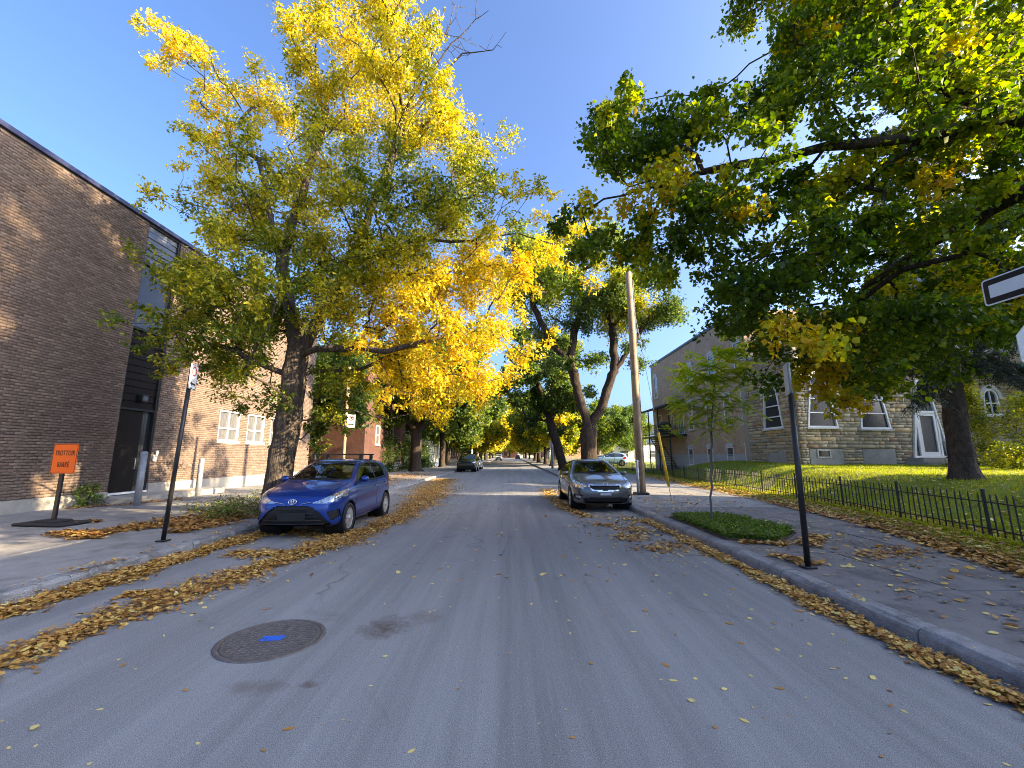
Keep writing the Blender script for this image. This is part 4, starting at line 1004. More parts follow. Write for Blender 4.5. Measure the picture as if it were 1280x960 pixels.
tree('ash_tree', 'large ash tree turning yellow behind the blue hatchback, its furrowed trunk leaning over the kerb', (-6.0, 10.9, .12),
     [(-6.05, 10.9, .0), (-5.95, 10.9, 1.2), (-5.85, 10.9, 2.6), (-5.78, 10.9, 4.2), (-6.1, 10.95, 5.4), (-6.5, 11.0, 6.7), (-7.4, 11.3, 9.4), (-8.1, 11.5, 11.6)],
     [((-5.78, 10.9, 4.1), [(-5.2, 10.7, 4.32), (-4.0, 10.4, 4.3), (-3.2, 10.2, 4.12), (-2.2, 10.2, 4.4), (-1.6, 10.3, 4.6), (-.7, 10.5, 5.05)]),
      ((-5.78, 10.9, 4.2), [(-5.5, 11.2, 5.1), (-4.8, 11.6, 7.1), (-3.9, 11.8, 10.6), (-3.5, 11.8, 12.2), (-2.9, 11.8, 14.3)]),
      ((-4.8, 11.6, 7.1), [(-2.6, 11.2, 7.8), (-1.8, 11.0, 7.55), (-.9, 11.0, 7.6), (.2, 11.0, 7.8), (1.6, 11.2, 7.45)]),
      ((-6.5, 11, 6.7), [(-6.6, 11.6, 8.8), (-6.3, 12.0, 11.5), (-6.0, 12.0, 14.0)]),
      ((-5.8, 10.9, 3.6), [(-7.2, 10.2, 4.2), (-8.4, 9.9, 4.5)])],
     ASH, .115, M['bark_ash'], M['ash_leaf'], rs, rbase=.31, rtip=.003, cap=.16, twigs=10, per=30, flare=.35, wid=.46, droop=.3, sub=1.0,
     bare=[((-3.5, 11.8, 12.2), [(-2.6, 11.6, 13.5), (-1.6, 11.4, 14.3), (-.6, 11.2, 14.2)]), ((-2.9, 11.8, 14.3), [(-2.2, 11.7, 15.4), (-1.9, 11.6, 16.4)]),
           ((-3.2, 11.8, 13.2), [(-2.0, 11.6, 14.9), (-1.2, 11.4, 15.6)])])
rs = np.random.default_rng(32)
FILL = [(5.3,5.5,5.0,0.38,0.44),(5.4,5.6,5.0,0.38,0.4),(6.4,5.8,5.9,0.38,0.36),(6.4,5.6,6.2,0.38,0.46),(5.5,5.8,6.1,0.38,0.59),(6.3,6.5,6.7,0.38,0.37),(5.5,5.8,5.6,0.38,0.38),(6.7,6.1,6.0,0.38,0.34),(6.3,5.5,5.5,0.38,0.82),(6.8,6.4,6.7,0.38,0.61),(6.8,6.4,5.9,0.38,0.43),(7.2,6.2,6.7,0.38,0.61),(5.9,6.1,5.8,0.38,0.75),(5.9,5.5,6.0,0.38,0.36),(4.2,5.4,4.8,0.38,0.62),(4.5,5.6,5.1,0.38,0.35),(3.9,5.6,5.1,0.38,0.32),(4.5,5.5,4.5,0.38,0.53),(4.6,6.1,5.5,0.38,0.57),(4.4,5.3,4.9,0.38,0.44),(4.5,5.5,5.0,0.38,0.35),(7.2,5.8,5.5,0.38,0.51),(7.0,5.4,5.4,0.38,0.53),(7.9,6.3,5.9,0.38,0.5),(8.1,6.5,5.5,0.38,0.49),(7.0,6.0,5.7,0.38,0.47),(8.5,6.5,6.1,0.38,0.76),(6.3,5.3,4.6,0.38,0.47),(8.8,6.5,5.5,0.38,0.37),(3.1,5.4,6.5,0.38,0.41),(3.1,5.9,6.9,0.38,0.51),(2.9,5.5,6.6,0.38,0.53),(3.2,6.2,7.0,0.38,0.3),(1.6,5.5,6.8,0.38,0.49),(1.9,6.2,7.6,0.38,0.4),(1.5,5.8,6.9,0.38,0.25)]
UPPER = [(6.6,5.6,7.7,0.48,0.3),(7.4,6.3,10.8,0.48,0.34),(8.1,6.6,10.1,0.48,0.2),(6.7,5.2,7.0,0.48,0.51),(7.7,5.8,6.7,0.48,0.45),(6.5,5.9,7.2,0.48,0.25),(8.1,6.4,10.8,0.48,0.24),(9.3,6.5,7.9,0.48,0.5),(7.0,5.7,6.8,0.48,0.72),(6.2,5.3,8.9,0.48,0.35),(9.1,6.0,8.5,0.48,0.41),(7.5,5.9,8.8,0.48,0.62),(7.8,6.1,6.8,0.48,0.71),(7.8,5.3,6.9,0.48,0.34),(9.0,6.4,6.9,0.48,0.26),(6.7,5.9,6.9,0.48,0.37),(8.0,6.4,10.6,0.48,0.52),(7.5,5.2,7.8,0.48,0.46),(7.5,6.4,7.6,0.48,0.65),(6.0,5.5,7.0,0.48,0.51),(8.1,5.8,6.3,0.48,0.58),(5.6,5.1,6.9,0.48,0.46),(7.0,6.0,8.6,0.48,0.48),(9.7,6.5,9.7,0.48,0.49),(8.5,5.7,8.5,0.48,0.26),(8.0,6.0,8.0,0.48,0.43),(8.5,5.7,7.9,0.48,0.44),(6.8,5.8,6.3,0.48,0.36),(7.8,5.7,9.8,0.48,0.44),(6.8,5.1,6.8,0.48,0.45),(8.3,6.1,8.5,0.48,0.33),(7.5,5.1,9.0,0.48,0.64),(7.1,5.4,6.0,0.48,0.28),(6.8,5.5,8.2,0.48,0.51),(6.8,5.5,7.4,0.48,0.29),(6.7,6.2,8.2,0.48,0.63),(7.9,6.3,9.8,0.48,0.47),(6.4,5.2,6.7,0.48,0.55),(7.9,6.3,9.4,0.48,0.2),(7.1,6.0,9.0,0.48,0.56),(7.9,5.4,7.7,0.48,0.58),(7.2,6.3,7.4,0.48,0.58),(7.5,6.3,9.6,0.48,0.3),(7.0,5.5,9.1,0.48,0.26),(8.1,5.6,8.7,0.48,0.33),(6.4,5.2,6.0,0.48,0.53),(6.7,6.4,6.9,0.48,0.61),(7.7,5.4,6.1,0.48,0.45),(8.2,6.1,7.0,0.48,0.35),(6.5,5.1,8.2,0.48,0.45),(6.2,4.8,7.2,0.36,0.71),(6.3,4.9,6.1,0.36,0.5),(5.7,4.0,5.8,0.36,0.42),(5.1,4.5,6.2,0.36,0.33),(5.3,4.6,5.8,0.36,0.36),(6.7,4.8,6.8,0.36,0.51),(5.3,4.5,7.1,0.36,0.45),(6.4,4.8,6.0,0.36,0.34),(6.6,4.6,7.5,0.36,0.45),(5.1,4.5,6.9,0.36,0.39),(5.7,4.8,6.8,0.36,0.47),(4.4,4.1,6.6,0.36,0.42),(5.8,4.1,5.5,0.36,0.3),(5.3,4.6,6.9,0.36,0.42)]
extra = round_blobs((7.6, 5.2, 14.2), (4.2, 3.2, 3.7), 75, rs, .9, .3, .1) + [(x_ * (y_ / 7.0), y_, z_ * (y_ / 7.0), .55, rs.normal(.42, .16)) for x_, y_, z_ in [(rs.uniform(5.2, 10.5), rs.uniform(5.6, 9.2), rs.uniform(5.2, 11.5)) for _ in range(50)]]  # unseen crown top added to shade the school wall, plus crown fill
def open_line(B, p, r, xmin):
    # gaps in the crown along the low sun's direction
    out = []
    for b in B:
        k = b[0] - p[0]
        q = ((b[1] - (p[1] - .231 * k)) / r[0]) ** 2 + ((b[2] - (p[2] + .394 * k)) / r[1]) ** 2
        if b[0] < xmin or q > 1: out.append(b)
    return out
UPPER = open_line(UPPER, (-1.7, 11.0, 4.8), (2.2, 2.4), 2.0); FILL = open_line(FILL, (-1.7, 11.0, 4.8), (2.2, 2.4), 2.0)
LINDEN += [(1.4,6.8,5.2,.42,.35),(1.8,6.9,5.0,.4,.4),(2.2,6.7,4.8,.4,.6),(2.6,6.6,5.0,.42,.35),(1.2,6.9,5.7,.38,.3),(2.9,6.4,5.2,.42,.35),(2.3,7.4,5.6,.4,.3),(2.1,6.9,5.0,.3,.8),(4.8,7.2,3.3,.45,.35),(5.4,7.4,3.2,.45,.78),(5.7,7.2,3.0,.42,.86),(5.4,7.6,3.0,.4,.82),(6.6,7.8,3.3,.45,.6),(7.2,8,3.2,.45,.35),(7.9,8.2,3.5,.45,.3),(4.3,7,3.5,.42,.35),(5.8,7,3.5,.45,.5),(8.7,8.5,3.7,.5,.3),(4.0,7,3.9,.42,.3),(5.8,7.6,2.7,.3,.86),(7.7,8.6,3.7,.5,.35),(3.6,6.8,4.2,.42,.3),(3.8,6.8,4.8,.42,.3),(3.4,7,4.8,.4,.3),(4.5,7.5,4.4,.45,.35),(5.1,7.5,4.0,.45,.35),(9.6,8.6,4.1,.5,.35),(10.8,9,4.2,.5,.35),(6.1,8,4.0,.5,.4)]
LINDEN = open_line(LINDEN, (-1.7, 11.0, 4.8), (2.2, 2.4), 2.0); extra = open_line(extra, (-1.7, 11.0, 4.8), (2.2, 2.4), 2.0)
LINDEN = open_line(LINDEN, (4.2, 6.0, 6.6), (2.2, 2.2), 5.6); extra = open_line(extra, (4.2, 6.0, 6.6), (2.0, 2.0), 6.4)
tree('linden_tree', 'big dark green linden with yellowing patches reaching over the right pavement', (8.4, 3.2, .2),
     [(8.6, 3.0, .0), (8.5, 3.1, 1.5), (8.3, 3.4, 3.2), (7.9, 4.0, 4.7), (7.2, 4.6, 5.8), (6.9, 4.9, 6.1)],
     [((6.9, 4.9, 6.1), [(6.35, 5.2, 6.1), (5.3, 5.6, 6.2), (4.5, 5.8, 6.2), (3.1, 6.1, 6.1), (2.2, 6.4, 6.0), (1.6, 6.6, 5.95)]),
      ((6.9, 4.9, 6.1), [(6.6, 5.4, 6.98), (5.9, 5.8, 7.4), (4.8, 6.0, 7.3)]),
      ((6.6, 5.4, 6.98), [(6.3, 5.4, 7.9), (6.1, 5.5, 8.6)]),
      ((8.3, 3.4, 3.2), [(9.4, 4.2, 5.2), (10.4, 4.6, 7.2), (10.8, 4.6, 9.0), (10.4, 4.4, 13.0)]), ((8.3, 3.4, 3.2), [(9.2, 3.6, 6.5), (8.8, 4.2, 9.5), (7.8, 4.6, 12.5)]),
      ((7.9, 4.0, 4.7), [(7.6, 5.6, 5.4), (7.4, 7.2, 5.2), (7.2, 8.4, 4.8)])],
     LINDEN + spread(LINDEN, 1, .42, 1.0) + UPPER + FILL + extra, .09, M['bark_dark'], M['linden_leaf'], rs, rbase=.28, rtip=.003, cap=.115, twigs=11, per=36, wid=.85, droop=.45, flat=.5, tvar=.09, minlen=3.0)

# silver maple with a forked trunk beyond the grey sedan
rs = np.random.default_rng(33)
bl = round_blobs((1.9, 23.0, 11.2), (2.6, 3.0, 3.4), 26, rs, .75, .5, .2) + round_blobs((5.6, 23.5, 11.6), (3.2, 3.4, 3.2), 34, rs, .8, .6, .2) + round_blobs((8.3, 24, 11.0), (2.3, 2.5, 2.6), 18, rs, .7, .25, .12) \
   + round_blobs((3.3, 23.0, 7.2), (2.2, 2.4, 1.6), 9, rs, .5, .3, .1) + round_blobs((6.9, 23.5, 7.6), (1.6, 2.0, 1.3), 5, rs, .5, .25, .1)
tree('silver_maple', 'tall silver maple with a thick forked trunk beyond the grey sedan', (4.2, 23.3, .13),
     [(4.15, 23.3, 0), (4.25, 23.3, 1.5), (4.27, 23.3, 3.2)],
     [((4.27, 23.3, 3.2), [(3.85, 23.3, 4.6), (3.7, 23.3, 5.1), (3.3, 23, 6.6), (2.3, 23, 7.8), (1.3, 23, 9.9), (.9, 23, 12.0)]),
      ((4.27, 23.3, 2.9), [(5.05, 23.3, 4.2), (5.4, 23.4, 5.2), (5.9, 23.5, 6.3), (7.0, 23.5, 7.9), (8.2, 23.8, 9.7), (9.4, 24, 11.0)]),
      ((3.3, 23, 6.6), [(2.4, 22.6, 6.6), (1.9, 22.5, 6.9)]), ((3.3, 23, 6.6), [(3.6, 23.2, 8.6), (4.2, 23.4, 10.6)]),
      ((5.9, 23.5, 6.3), [(6.0, 23.8, 8.4), (5.8, 24, 10.6)])],
     [(a, b, c, d * 1.25, t) for a, b, c, d, t in bl], .17, M['bark_dark'], M['maple_leaf'], rs, rbase=.44, rtip=.005, cap=.25, twigs=9, per=28, flare=.25, wid=.5, tvar=.1)
rs = np.random.default_rng(34)
tree('maple_tree', 'dark leaning maple with a dense low crown behind the forked silver maple', (4.9, 40, .13),
     [(4.95, 40, 0), (4.6, 40, 1.4), (4.3, 40, 2.6), (3.6, 40, 4.9), (3.1, 40, 6.8)], [((3.6, 40, 4.9), [(4.6, 40, 7), (5.2, 40, 9)]), ((3.1, 40, 6.8), [(2.2, 40, 9.2)])],
     round_blobs((3.2, 40, 9.2), (4.6, 4.6, 4.8), 75, rs, 1.0, .3, .15), .30, M['bark_dark'], M['maple_leaf'], rs, rbase=.4, rtip=.012, twigs=8, per=17, wid=.6)
rs = np.random.default_rng(35)
tree('maple_tree', 'dark green maple on the left pavement ahead of the brick house and hedge', (-8.6, 38, .13),
     [(-8.6, 38, 0), (-8.65, 38, 1.8), (-8.6, 38, 3.6), (-8.4, 38, 6.0), (-8.2, 38, 8.5)], [((-8.6, 38, 3.6), [(-6.6, 38, 6), (-5, 37.6, 7.6)]), ((-8.6, 38, 3.6), [(-10.5, 38, 6.0), (-12, 38, 7.5)])],
     round_blobs((-8.2, 38, 8.6), (6.0, 5.0, 4.6), 95, rs, 1.05, .3, .16), .32, M['bark_dark'], M['maple_leaf'], rs, rbase=.46, rtip=.014, twigs=8, per=17, wid=.6)
rs = np.random.default_rng(39)  # unseen tree, added so that its high crown shades part of the road
tree('shade_tree', 'unseen tree added right of the lawn to shade the road', (27.0, 14.8, .9), [(27, 14.8, .8), (27, 14.8, 4), (27, 14.8, 8)], [((27, 14.8, 4), [(25.5, 15, 9), (25, 15.2, 12)]), ((27, 14.8, 4), [(28.5, 14.5, 8)])],
     round_blobs((27, 14.4, 12.2), (3.2, 3.0, 2.2), 46, rs, 1.1, .4, .12), .34, M['bark_dark'], M['maple_leaf'], rs, rbase=.3, rtip=.014, twigs=8, per=13, wid=.7, rmin=.02)
# spruce on the lawn
rs = np.random.default_rng(36)
sb_ = (12.6, 11.8, float(H(12.6, 11.8)))
root = thing('spruce_tree', 'old spruce with a flaky leaning trunk and drooping dark boughs on the church lawn', 'tree', sb_)
sk = Skel()
sk.line([(0, 0, -.1), (.0, 0, 1.0), (.03, 0, 4.1), (.1, 0, 7.0), (.15, 0, 12.5)], None, .25, .012, rs)
C, T, D = [], [], []
for k in range(84):
    h = 3.2 + 8.6 * rs.random() ** 1.35; L = (1.0 - (h - 3.0) / 10.5) * 3.3 * rs.uniform(.6, 1.1) + .5; a = rs.uniform(0, 2 * math.pi)
    i = sk.near(np.array((.05, 0, h)), 0)
    dd = np.array((math.cos(a), math.sin(a) * .5, 0))
    tip = sk.line([sk.p[i] + dd * L * .5 + np.array((0, 0, -.05 * L)), sk.p[i] + dd * L + np.array((0, 0, -.28 * L))], i, .25, .02, rs)
    path = []; q = tip
    while q != i: path.append(q); q = sk.par[q]
    for q in path[:-1]:
        for _ in range(4):
            s_ = np.cross(dd, (0, 0, 1)) * rs.choice([-1, 1]) * rs.uniform(.15, .6) + dd * rs.uniform(.05, .3) + np.array((0, 0, -rs.uniform(.15, .6)))
            e = sk.node(sk.p[q] + s_, q)
            n = 70; u = rs.uniform(0, 1, n)[:, None]
            C.append(sk.p[q] + s_ * u + rs.normal(size=(n, 3)) * .035); T.append(np.full(n, rs.uniform(.05, .8)) + rs.normal(size=n) * .1)
sk.radii(.25, .006)
V, F = sk.tubes(0, .42, 0, .05, rs)
link('trunk', np_mesh('trunk', V, [(F, 0)], M['bark_spruce'], smooth=True), root)
C = np.concatenate(C); T = np.concatenate(T)
V, F, k = leaf_arrays(C, .11, rs, .3, .35, .1); F = F[:len(C)]
link('crown', np_mesh('crown', V, [(F, 0)], M['needle'], {'tint': ('POINT', np.repeat(np.clip(T, .02, .98), k))}), root)
# conical cedar, golden shrubs, hedge and bushes: leaf clumps spread through a volume, on stems
def bush(name, label, cat, base, rad, h, n, leaf, mat, seed, t=.5, tv=.25, cone=0.0, wid=.5, stems=7, clump=.16, per=30, group=None):
    rs = np.random.default_rng(seed); root = thing(name, label, cat, base, 0, group)
    sk = Skel(); i0 = sk.node((0, 0, -.05), -1); i1 = sk.node((0, 0, .12), i0)
    C, T = [], []
    for k in range(n):
        z = rs.uniform(.02, 1.0); r = rad * ((1 - z) ** .8 if cone else math.sqrt(max(.05, 1 - max(0, (z - .35) / .68) ** 2))) * math.sqrt(rs.uniform(.12, 1)) * (1 + .2 * rs.normal())
        a = rs.uniform(0, 2 * math.pi); c = np.array((r * math.cos(a), r * math.sin(a), z * h))
        if k < n * .5: e = sk.attach(c, rs, .5, 0, .3, -.02 if cone else .1)
        C.append(c + rs.normal(size=(per, 3)) * clump); T.append(t + rs.normal() * tv + rs.normal(size=per) * .1)
    sk.radii(.03 + .02 * rad, .004)
    V, F = sk.tubes(0)
    link('stem', np_mesh('stem', V, [(F, 0)], M['bark_dark'], smooth=True), root)
    C = np.concatenate(C); C[:, 2] = np.abs(C[:, 2]) + .01; T = np.concatenate(T)
    V, F, k = leaf_arrays(C, leaf, rs, wid, .1, .3)
    link('foliage', np_mesh('foliage', V, [(F, 0)], mat, {'tint': ('POINT', np.repeat(np.clip(T, .02, .98), k))}), root)
    return root
def hz(x, y): return (x, y, float(H(x, y)))
bush('cedar_bush', 'slim golden green cedar just right of the spruce trunk by the church wall', 'bush', hz(21.6, 19.6), 1.0, 4.3, 260, .12, M['cedar'], 41, .55, .25, 1, .4, clump=.13)
bush('golden_shrub', 'broad yellow green shrub in the church corner at the right edge', 'bush', hz(23.4, 18.6), 1.7, 3.1, 200, .13, M['cedar'], 42, .62, .25, clump=.2)
bush('golden_shrub', 'small yellow shrub at the foot of the slim golden cedar', 'bush', hz(19.6, 16.6), .65, .9, 60, .11, M['cedar'], 43, .55, .2, clump=.13)
for k, (x, y, r, h) in enumerate([(-11.4, 37.5, 1.3, 3.4), (-13.4, 41.5, 1.6, 4.2), (-11.2, 43.5, 1.3, 3.2), (-10.6, 49.0, 1.2, 2.6)]):
    bush('hedge_shrub', ['dark dense shrub at the right end of the red brick house', 'tall dark shrub behind the hedge row beside the brick house', 'dark rounded shrub between the brick house and the white porch', 'low shrub in front of the white porch house'][k], 'bush', (x, y, .12), r, h, 150, .2, M['maple_leaf'], 44 + k, .12, .1, clump=.28, per=26)
# young honey locust with a grey stake
lb_ = (4.08, 8.9, .13)
rs = np.random.default_rng(37)
root = thing('young_locust', 'young locust tree with feathery compound leaves in the planted square beside the right kerb', 'tree', lb_)
sk = Skel(); sk.line([(0, 0, -.05), (.08, 0, .95), (.16, 0, 1.9), (.26, 0, 2.7), (.5, 0, 3.6)], None, .2, .01, rs)
C, T, Dd = [], [], []
for k in range(40):
    h = rs.uniform(1.7, 3.5); a = rs.uniform(0, 2 * math.pi); L = rs.uniform(.4, 1.05) * (1.1 - .2 * abs(h - 2.6))
    i = sk.near(np.array((.2, 0, h)), 0)
    d = np.array((math.cos(a), math.sin(a) * .8, 0)); q0 = sk.p[i].copy()
    e = sk.line([q0 + d * L * .5 + (0, 0, .2 * L), q0 + d * L + (0, 0, .3 * L + rs.normal() * .15)], i, .12, .01, rs)
    path = [e]; q = sk.par[e]
    while q != i: path.append(q); q = sk.par[q]
    for q in path:
        for _ in range(2):
            # one compound leaf: a drooping rachis with paired leaflets
            da = a + rs.uniform(-2.2, 2.2); dv = np.array((math.cos(da), math.sin(da), rs.uniform(-.7, .7))); dv /= np.linalg.norm(dv); Lr = rs.uniform(.25, .42)
            n = 11; t = rs.normal(.46, .08) + (.25 if rs.random() < .25 else 0)
            for j in range(n):
                s = (j + 1) / n; p = sk.p[q] + dv * Lr * s + np.array((0, 0, -.06 * s * s))
                for sd in (-1, 1):
                    C.append(p); Dd.append(np.cross(dv, (0, 0, 1)) * sd + dv * .5 + np.array((0, 0, -.06))); T.append(t + rs.normal() * .05)
sk.radii(.022, .003)
V, F = sk.tubes(0)
link('trunk', np_mesh('trunk', V, [(F, 0)], M['grey_wood'], smooth=True), root)
C = np.array(C); Dd = np.array(Dd); Dd /= np.linalg.norm(Dd, axis=1)[:, None]; n = len(C)
s_ = np.cross(Dd, [0, 0, 1]); s_ /= np.linalg.norm(s_, axis=1)[:, None]
L = rs.uniform(.08, .12, n)[:, None]
V = np.stack([C, C + Dd * L * .5 - s_ * L * .24, C + Dd * L, C + Dd * L * .5 + s_ * L * .24], 1).reshape(-1, 3)
b = (np.arange(n) * 4)[:, None]; F = np.concatenate([b + np.array([[0, 2, 1]]), b + np.array([[0, 3, 2]])])
link('crown', np_mesh('crown', V, [(F, 0)], M['locust_leaf'], {'tint': ('POINT', np.repeat(np.clip(np.array(T), .02, .98), 4))}), root)

# rows of street trees further on: three kinds, copied
def proto(label, seed, h, rad, t, tv, leafm, n, leaf):
    rs = np.random.default_rng(seed)
    return tree('street_tree', label, (0, 0, 0), [(0, 0, -.1), (.1, 0, h * .2), (0, .1, h * .42), (.1, 0, h * .7)],
                [((0, .1, h * .4), [(rad * .5, 0, h * .6)]), ((0, .1, h * .38), [(-rad * .5, .2, h * .58)])],
                round_blobs((0, 0, h * .62), (rad, rad, h * .36), n, rs, rad * .26, t, tv), leaf, M['bark_dark'], leafm, rs, rbase=.34, rtip=.012, twigs=8, per=12, wid=.7, rmin=.025)
PA = proto('x', 51, 13.5, 6.2, .34, .15, M['maple_leaf'], 95, .40)
PB = proto('x', 52, 13, 6.0, .60, .12, M['ash_leaf'], 100, .40)
PC = proto('x', 53, 10, 4.4, .54, .14, M['ash_leaf'], 70, .36)
rows = [(PA, -9.8, 64, 1.0, 'dark green street tree left of the dark parked car further up the street'), (PA, -8.6, 52, .92, 'green street tree between the white porch house and the parked cars'),
        (PB, -7.8, 78, 1.15, None), (PC, -8.0, 90, 1.2, None), (PB, -7.8, 104, 1.25, None), (PB, -7.6, 122, 1.2, None), (PB, -8.5, 142, 1.05, None), (PB, -8.6, 166, 1.05, None), (PB, -8.8, 192, 1.1, None), (PB, -8.6, 222, 1.1, None),
        (PC, 5.4, 56, .9, 'slim yellow green street tree on the right verge behind the dark leaning maple'), (PA, 5.6, 70, .95, 'green street tree on the right verge where the far street is still in shade'),
        (PB, 5.6, 88, 1.12, None), (PB, 5.8, 106, 1.2, None), (PC, 6.0, 146, .9, None), (PB, 6.2, 194, 1.1, None), (PB, 6.2, 224, 1.1, None),
        (PA, 12.6, 62, .72, 'round green tree at the edge of the parking lot beside the utility pole'), (PA, 18.5, 78, .8, 'green tree standing alone in the parking lot left of the brick wing'), (PA, 26, 94, .8, 'tree before the long low white building on the far right of it'), (PC, 9.5, 80, 1.0, 'small yellow tree beside the pale parked cars'),
        (PA, -13.5, 48, 1.0, 'tall green tree rising behind the hedge and the brick house'), (PA, -15.0, 29.2, .72, 'green tree filling the gap between the school and the brick house'),
        (PB, -1.5, 252, 1.7, 'golden tree standing at the end of the street in full sun'), (PB, 8.5, 250, 1.6, 'golden tree at the end of the street right of the roadway'), (PB, -9.5, 250, 1.2, 'golden tree at the end of the street left of the roadway')]
used = set(); nth = {}; ORD = 'first second third fourth fifth sixth seventh eighth ninth tenth'.split()
for k, (pt, x, y, s, lab) in enumerate(rows):
    o = pt if pt.name not in used else copy_tree(pt)
    used.add(pt.name)
    o.location = (x, y, float(max(.1, H(x, y)) if x > 0 else .1)); o.scale = (s, s, s * (1 + .1 * math.sin(k * 2.1))); o.rotation_euler = (0, 0, k * 1.9)
    if lab: o['label'] = lab
    else:
        sd = 'left' if x < 0 else 'right'; nth[sd] = nth.get(sd, 0) + 1
        o['label'] = '%s yellow street tree up the far %s kerb, counted from the camera' % (ORD[nth[sd] - 1], sd); o['group'] = 'far yellow street trees on the %s kerb' % sd
# ------------------------------------------------------------------ cars
def paint(name, c, metal=.35, rough=.32):
    m, n, l, out = nmat(name)
    b = n.new('ShaderNodeBsdfPrincipled'); b.inputs['Base Color'].default_value = (*c, 1); b.inputs['Metallic'].default_value = metal
    b.inputs['Roughness'].default_value = rough; b.inputs['Coat Weight'].default_value = 1.0; b.inputs['Coat Roughness'].default_value = .03
    tc = n.new('ShaderNodeTexCoord'); z = n.new('ShaderNodeTexNoise'); z.inputs['Scale'].default_value = 3.0; z.inputs['Detail'].default_value = 8
    l.new(tc.outputs['Object'], z.inputs['Vector'])
    # road dust lowers the gloss unevenly
    r = n.new('ShaderNodeMapRange'); r.inputs[3].default_value = .0; r.inputs[4].default_value = .14; l.new(z.outputs['Fac'], r.inputs[0]); l.new(r.outputs[0], b.inputs['Coat Roughness'])
    l.new(b.outputs[0], out.inputs[0]); return m
M['car_glass'] = glassmat('car_glass', (.42, .46, .46), .13)
M['lamp_glass'] = surf('headlamp', (.75, .78, .8), (.22, .24, .26), 22, .08, metal=.65, spec=.9, coat=1.0)
M['trim'] = surf('black_trim', (.012, .012, .012), (.018, .018, .018), 20, .45)
M['gap'] = surf('panel_gap', (.004, .004, .005), (.006, .006, .006), 20, .9)
M['tyre'] = surf('tyre_rubber', (.016, .016, .016), (.03, .028, .026), 14, .85, bump=.3)
M['rim'] = surf('silver_wheel', (.62, .63, .64), (.52, .53, .54), 8, .3, metal=.75)
M['chrome'] = surf('chrome', (.8, .8, .8), (.7, .7, .7), 8, .12, metal=1.0)
M['interior'] = surf('dark_cloth', (.03, .03, .032), (.05, .048, .045), 30, .9)
M['plate'] = surf('plate', (.55, .6, .7), (.5, .55, .66), 10, .5)
M['tail'] = surf('tail_lamp', (.35, .01, .01), (.25, .008, .008), 10, .15, coat=1.0)

def chaikin(P, n=2, closed=True):
    P = [np.array(p, float) for p in P]
    for _ in range(n):
        Q = []
        m = len(P)
        for i in range(m if closed else m - 1):
            a, b = P[i], P[(i + 1) % m]
            Q += [a * .75 + b * .25, a * .25 + b * .75]
        if not closed: Q = [P[0]] + Q + [P[-1]]
        P = Q
    return np.array(P)
def sdf(P, x, y):
    """signed distance to polygon P (negative inside), vectorised"""
    d = np.full(x.shape, 1e9); ins = np.zeros(x.shape, bool); n = len(P)
    for i in range(n):
        ax, ay = P[i]; bx, by = P[(i + 1) % n]
        ex, ey = bx - ax, by - ay; L2 = ex * ex + ey * ey + 1e-12
        t = np.clip(((x - ax) * ex + (y - ay) * ey) / L2, 0, 1)
        d = np.minimum(d, (x - ax - t * ex) ** 2 + (y - ay - t * ey) ** 2)
        c = ((ay > y) != (by > y)) & (x < (bx - ax) * (y - ay) / (by - ay + 1e-12) + ax)
        ins ^= c
    return np.where(ins, -1, 1) * np.sqrt(d)
def pin(P, x, y): return sdf(np.array(P, float), x, y) < 0

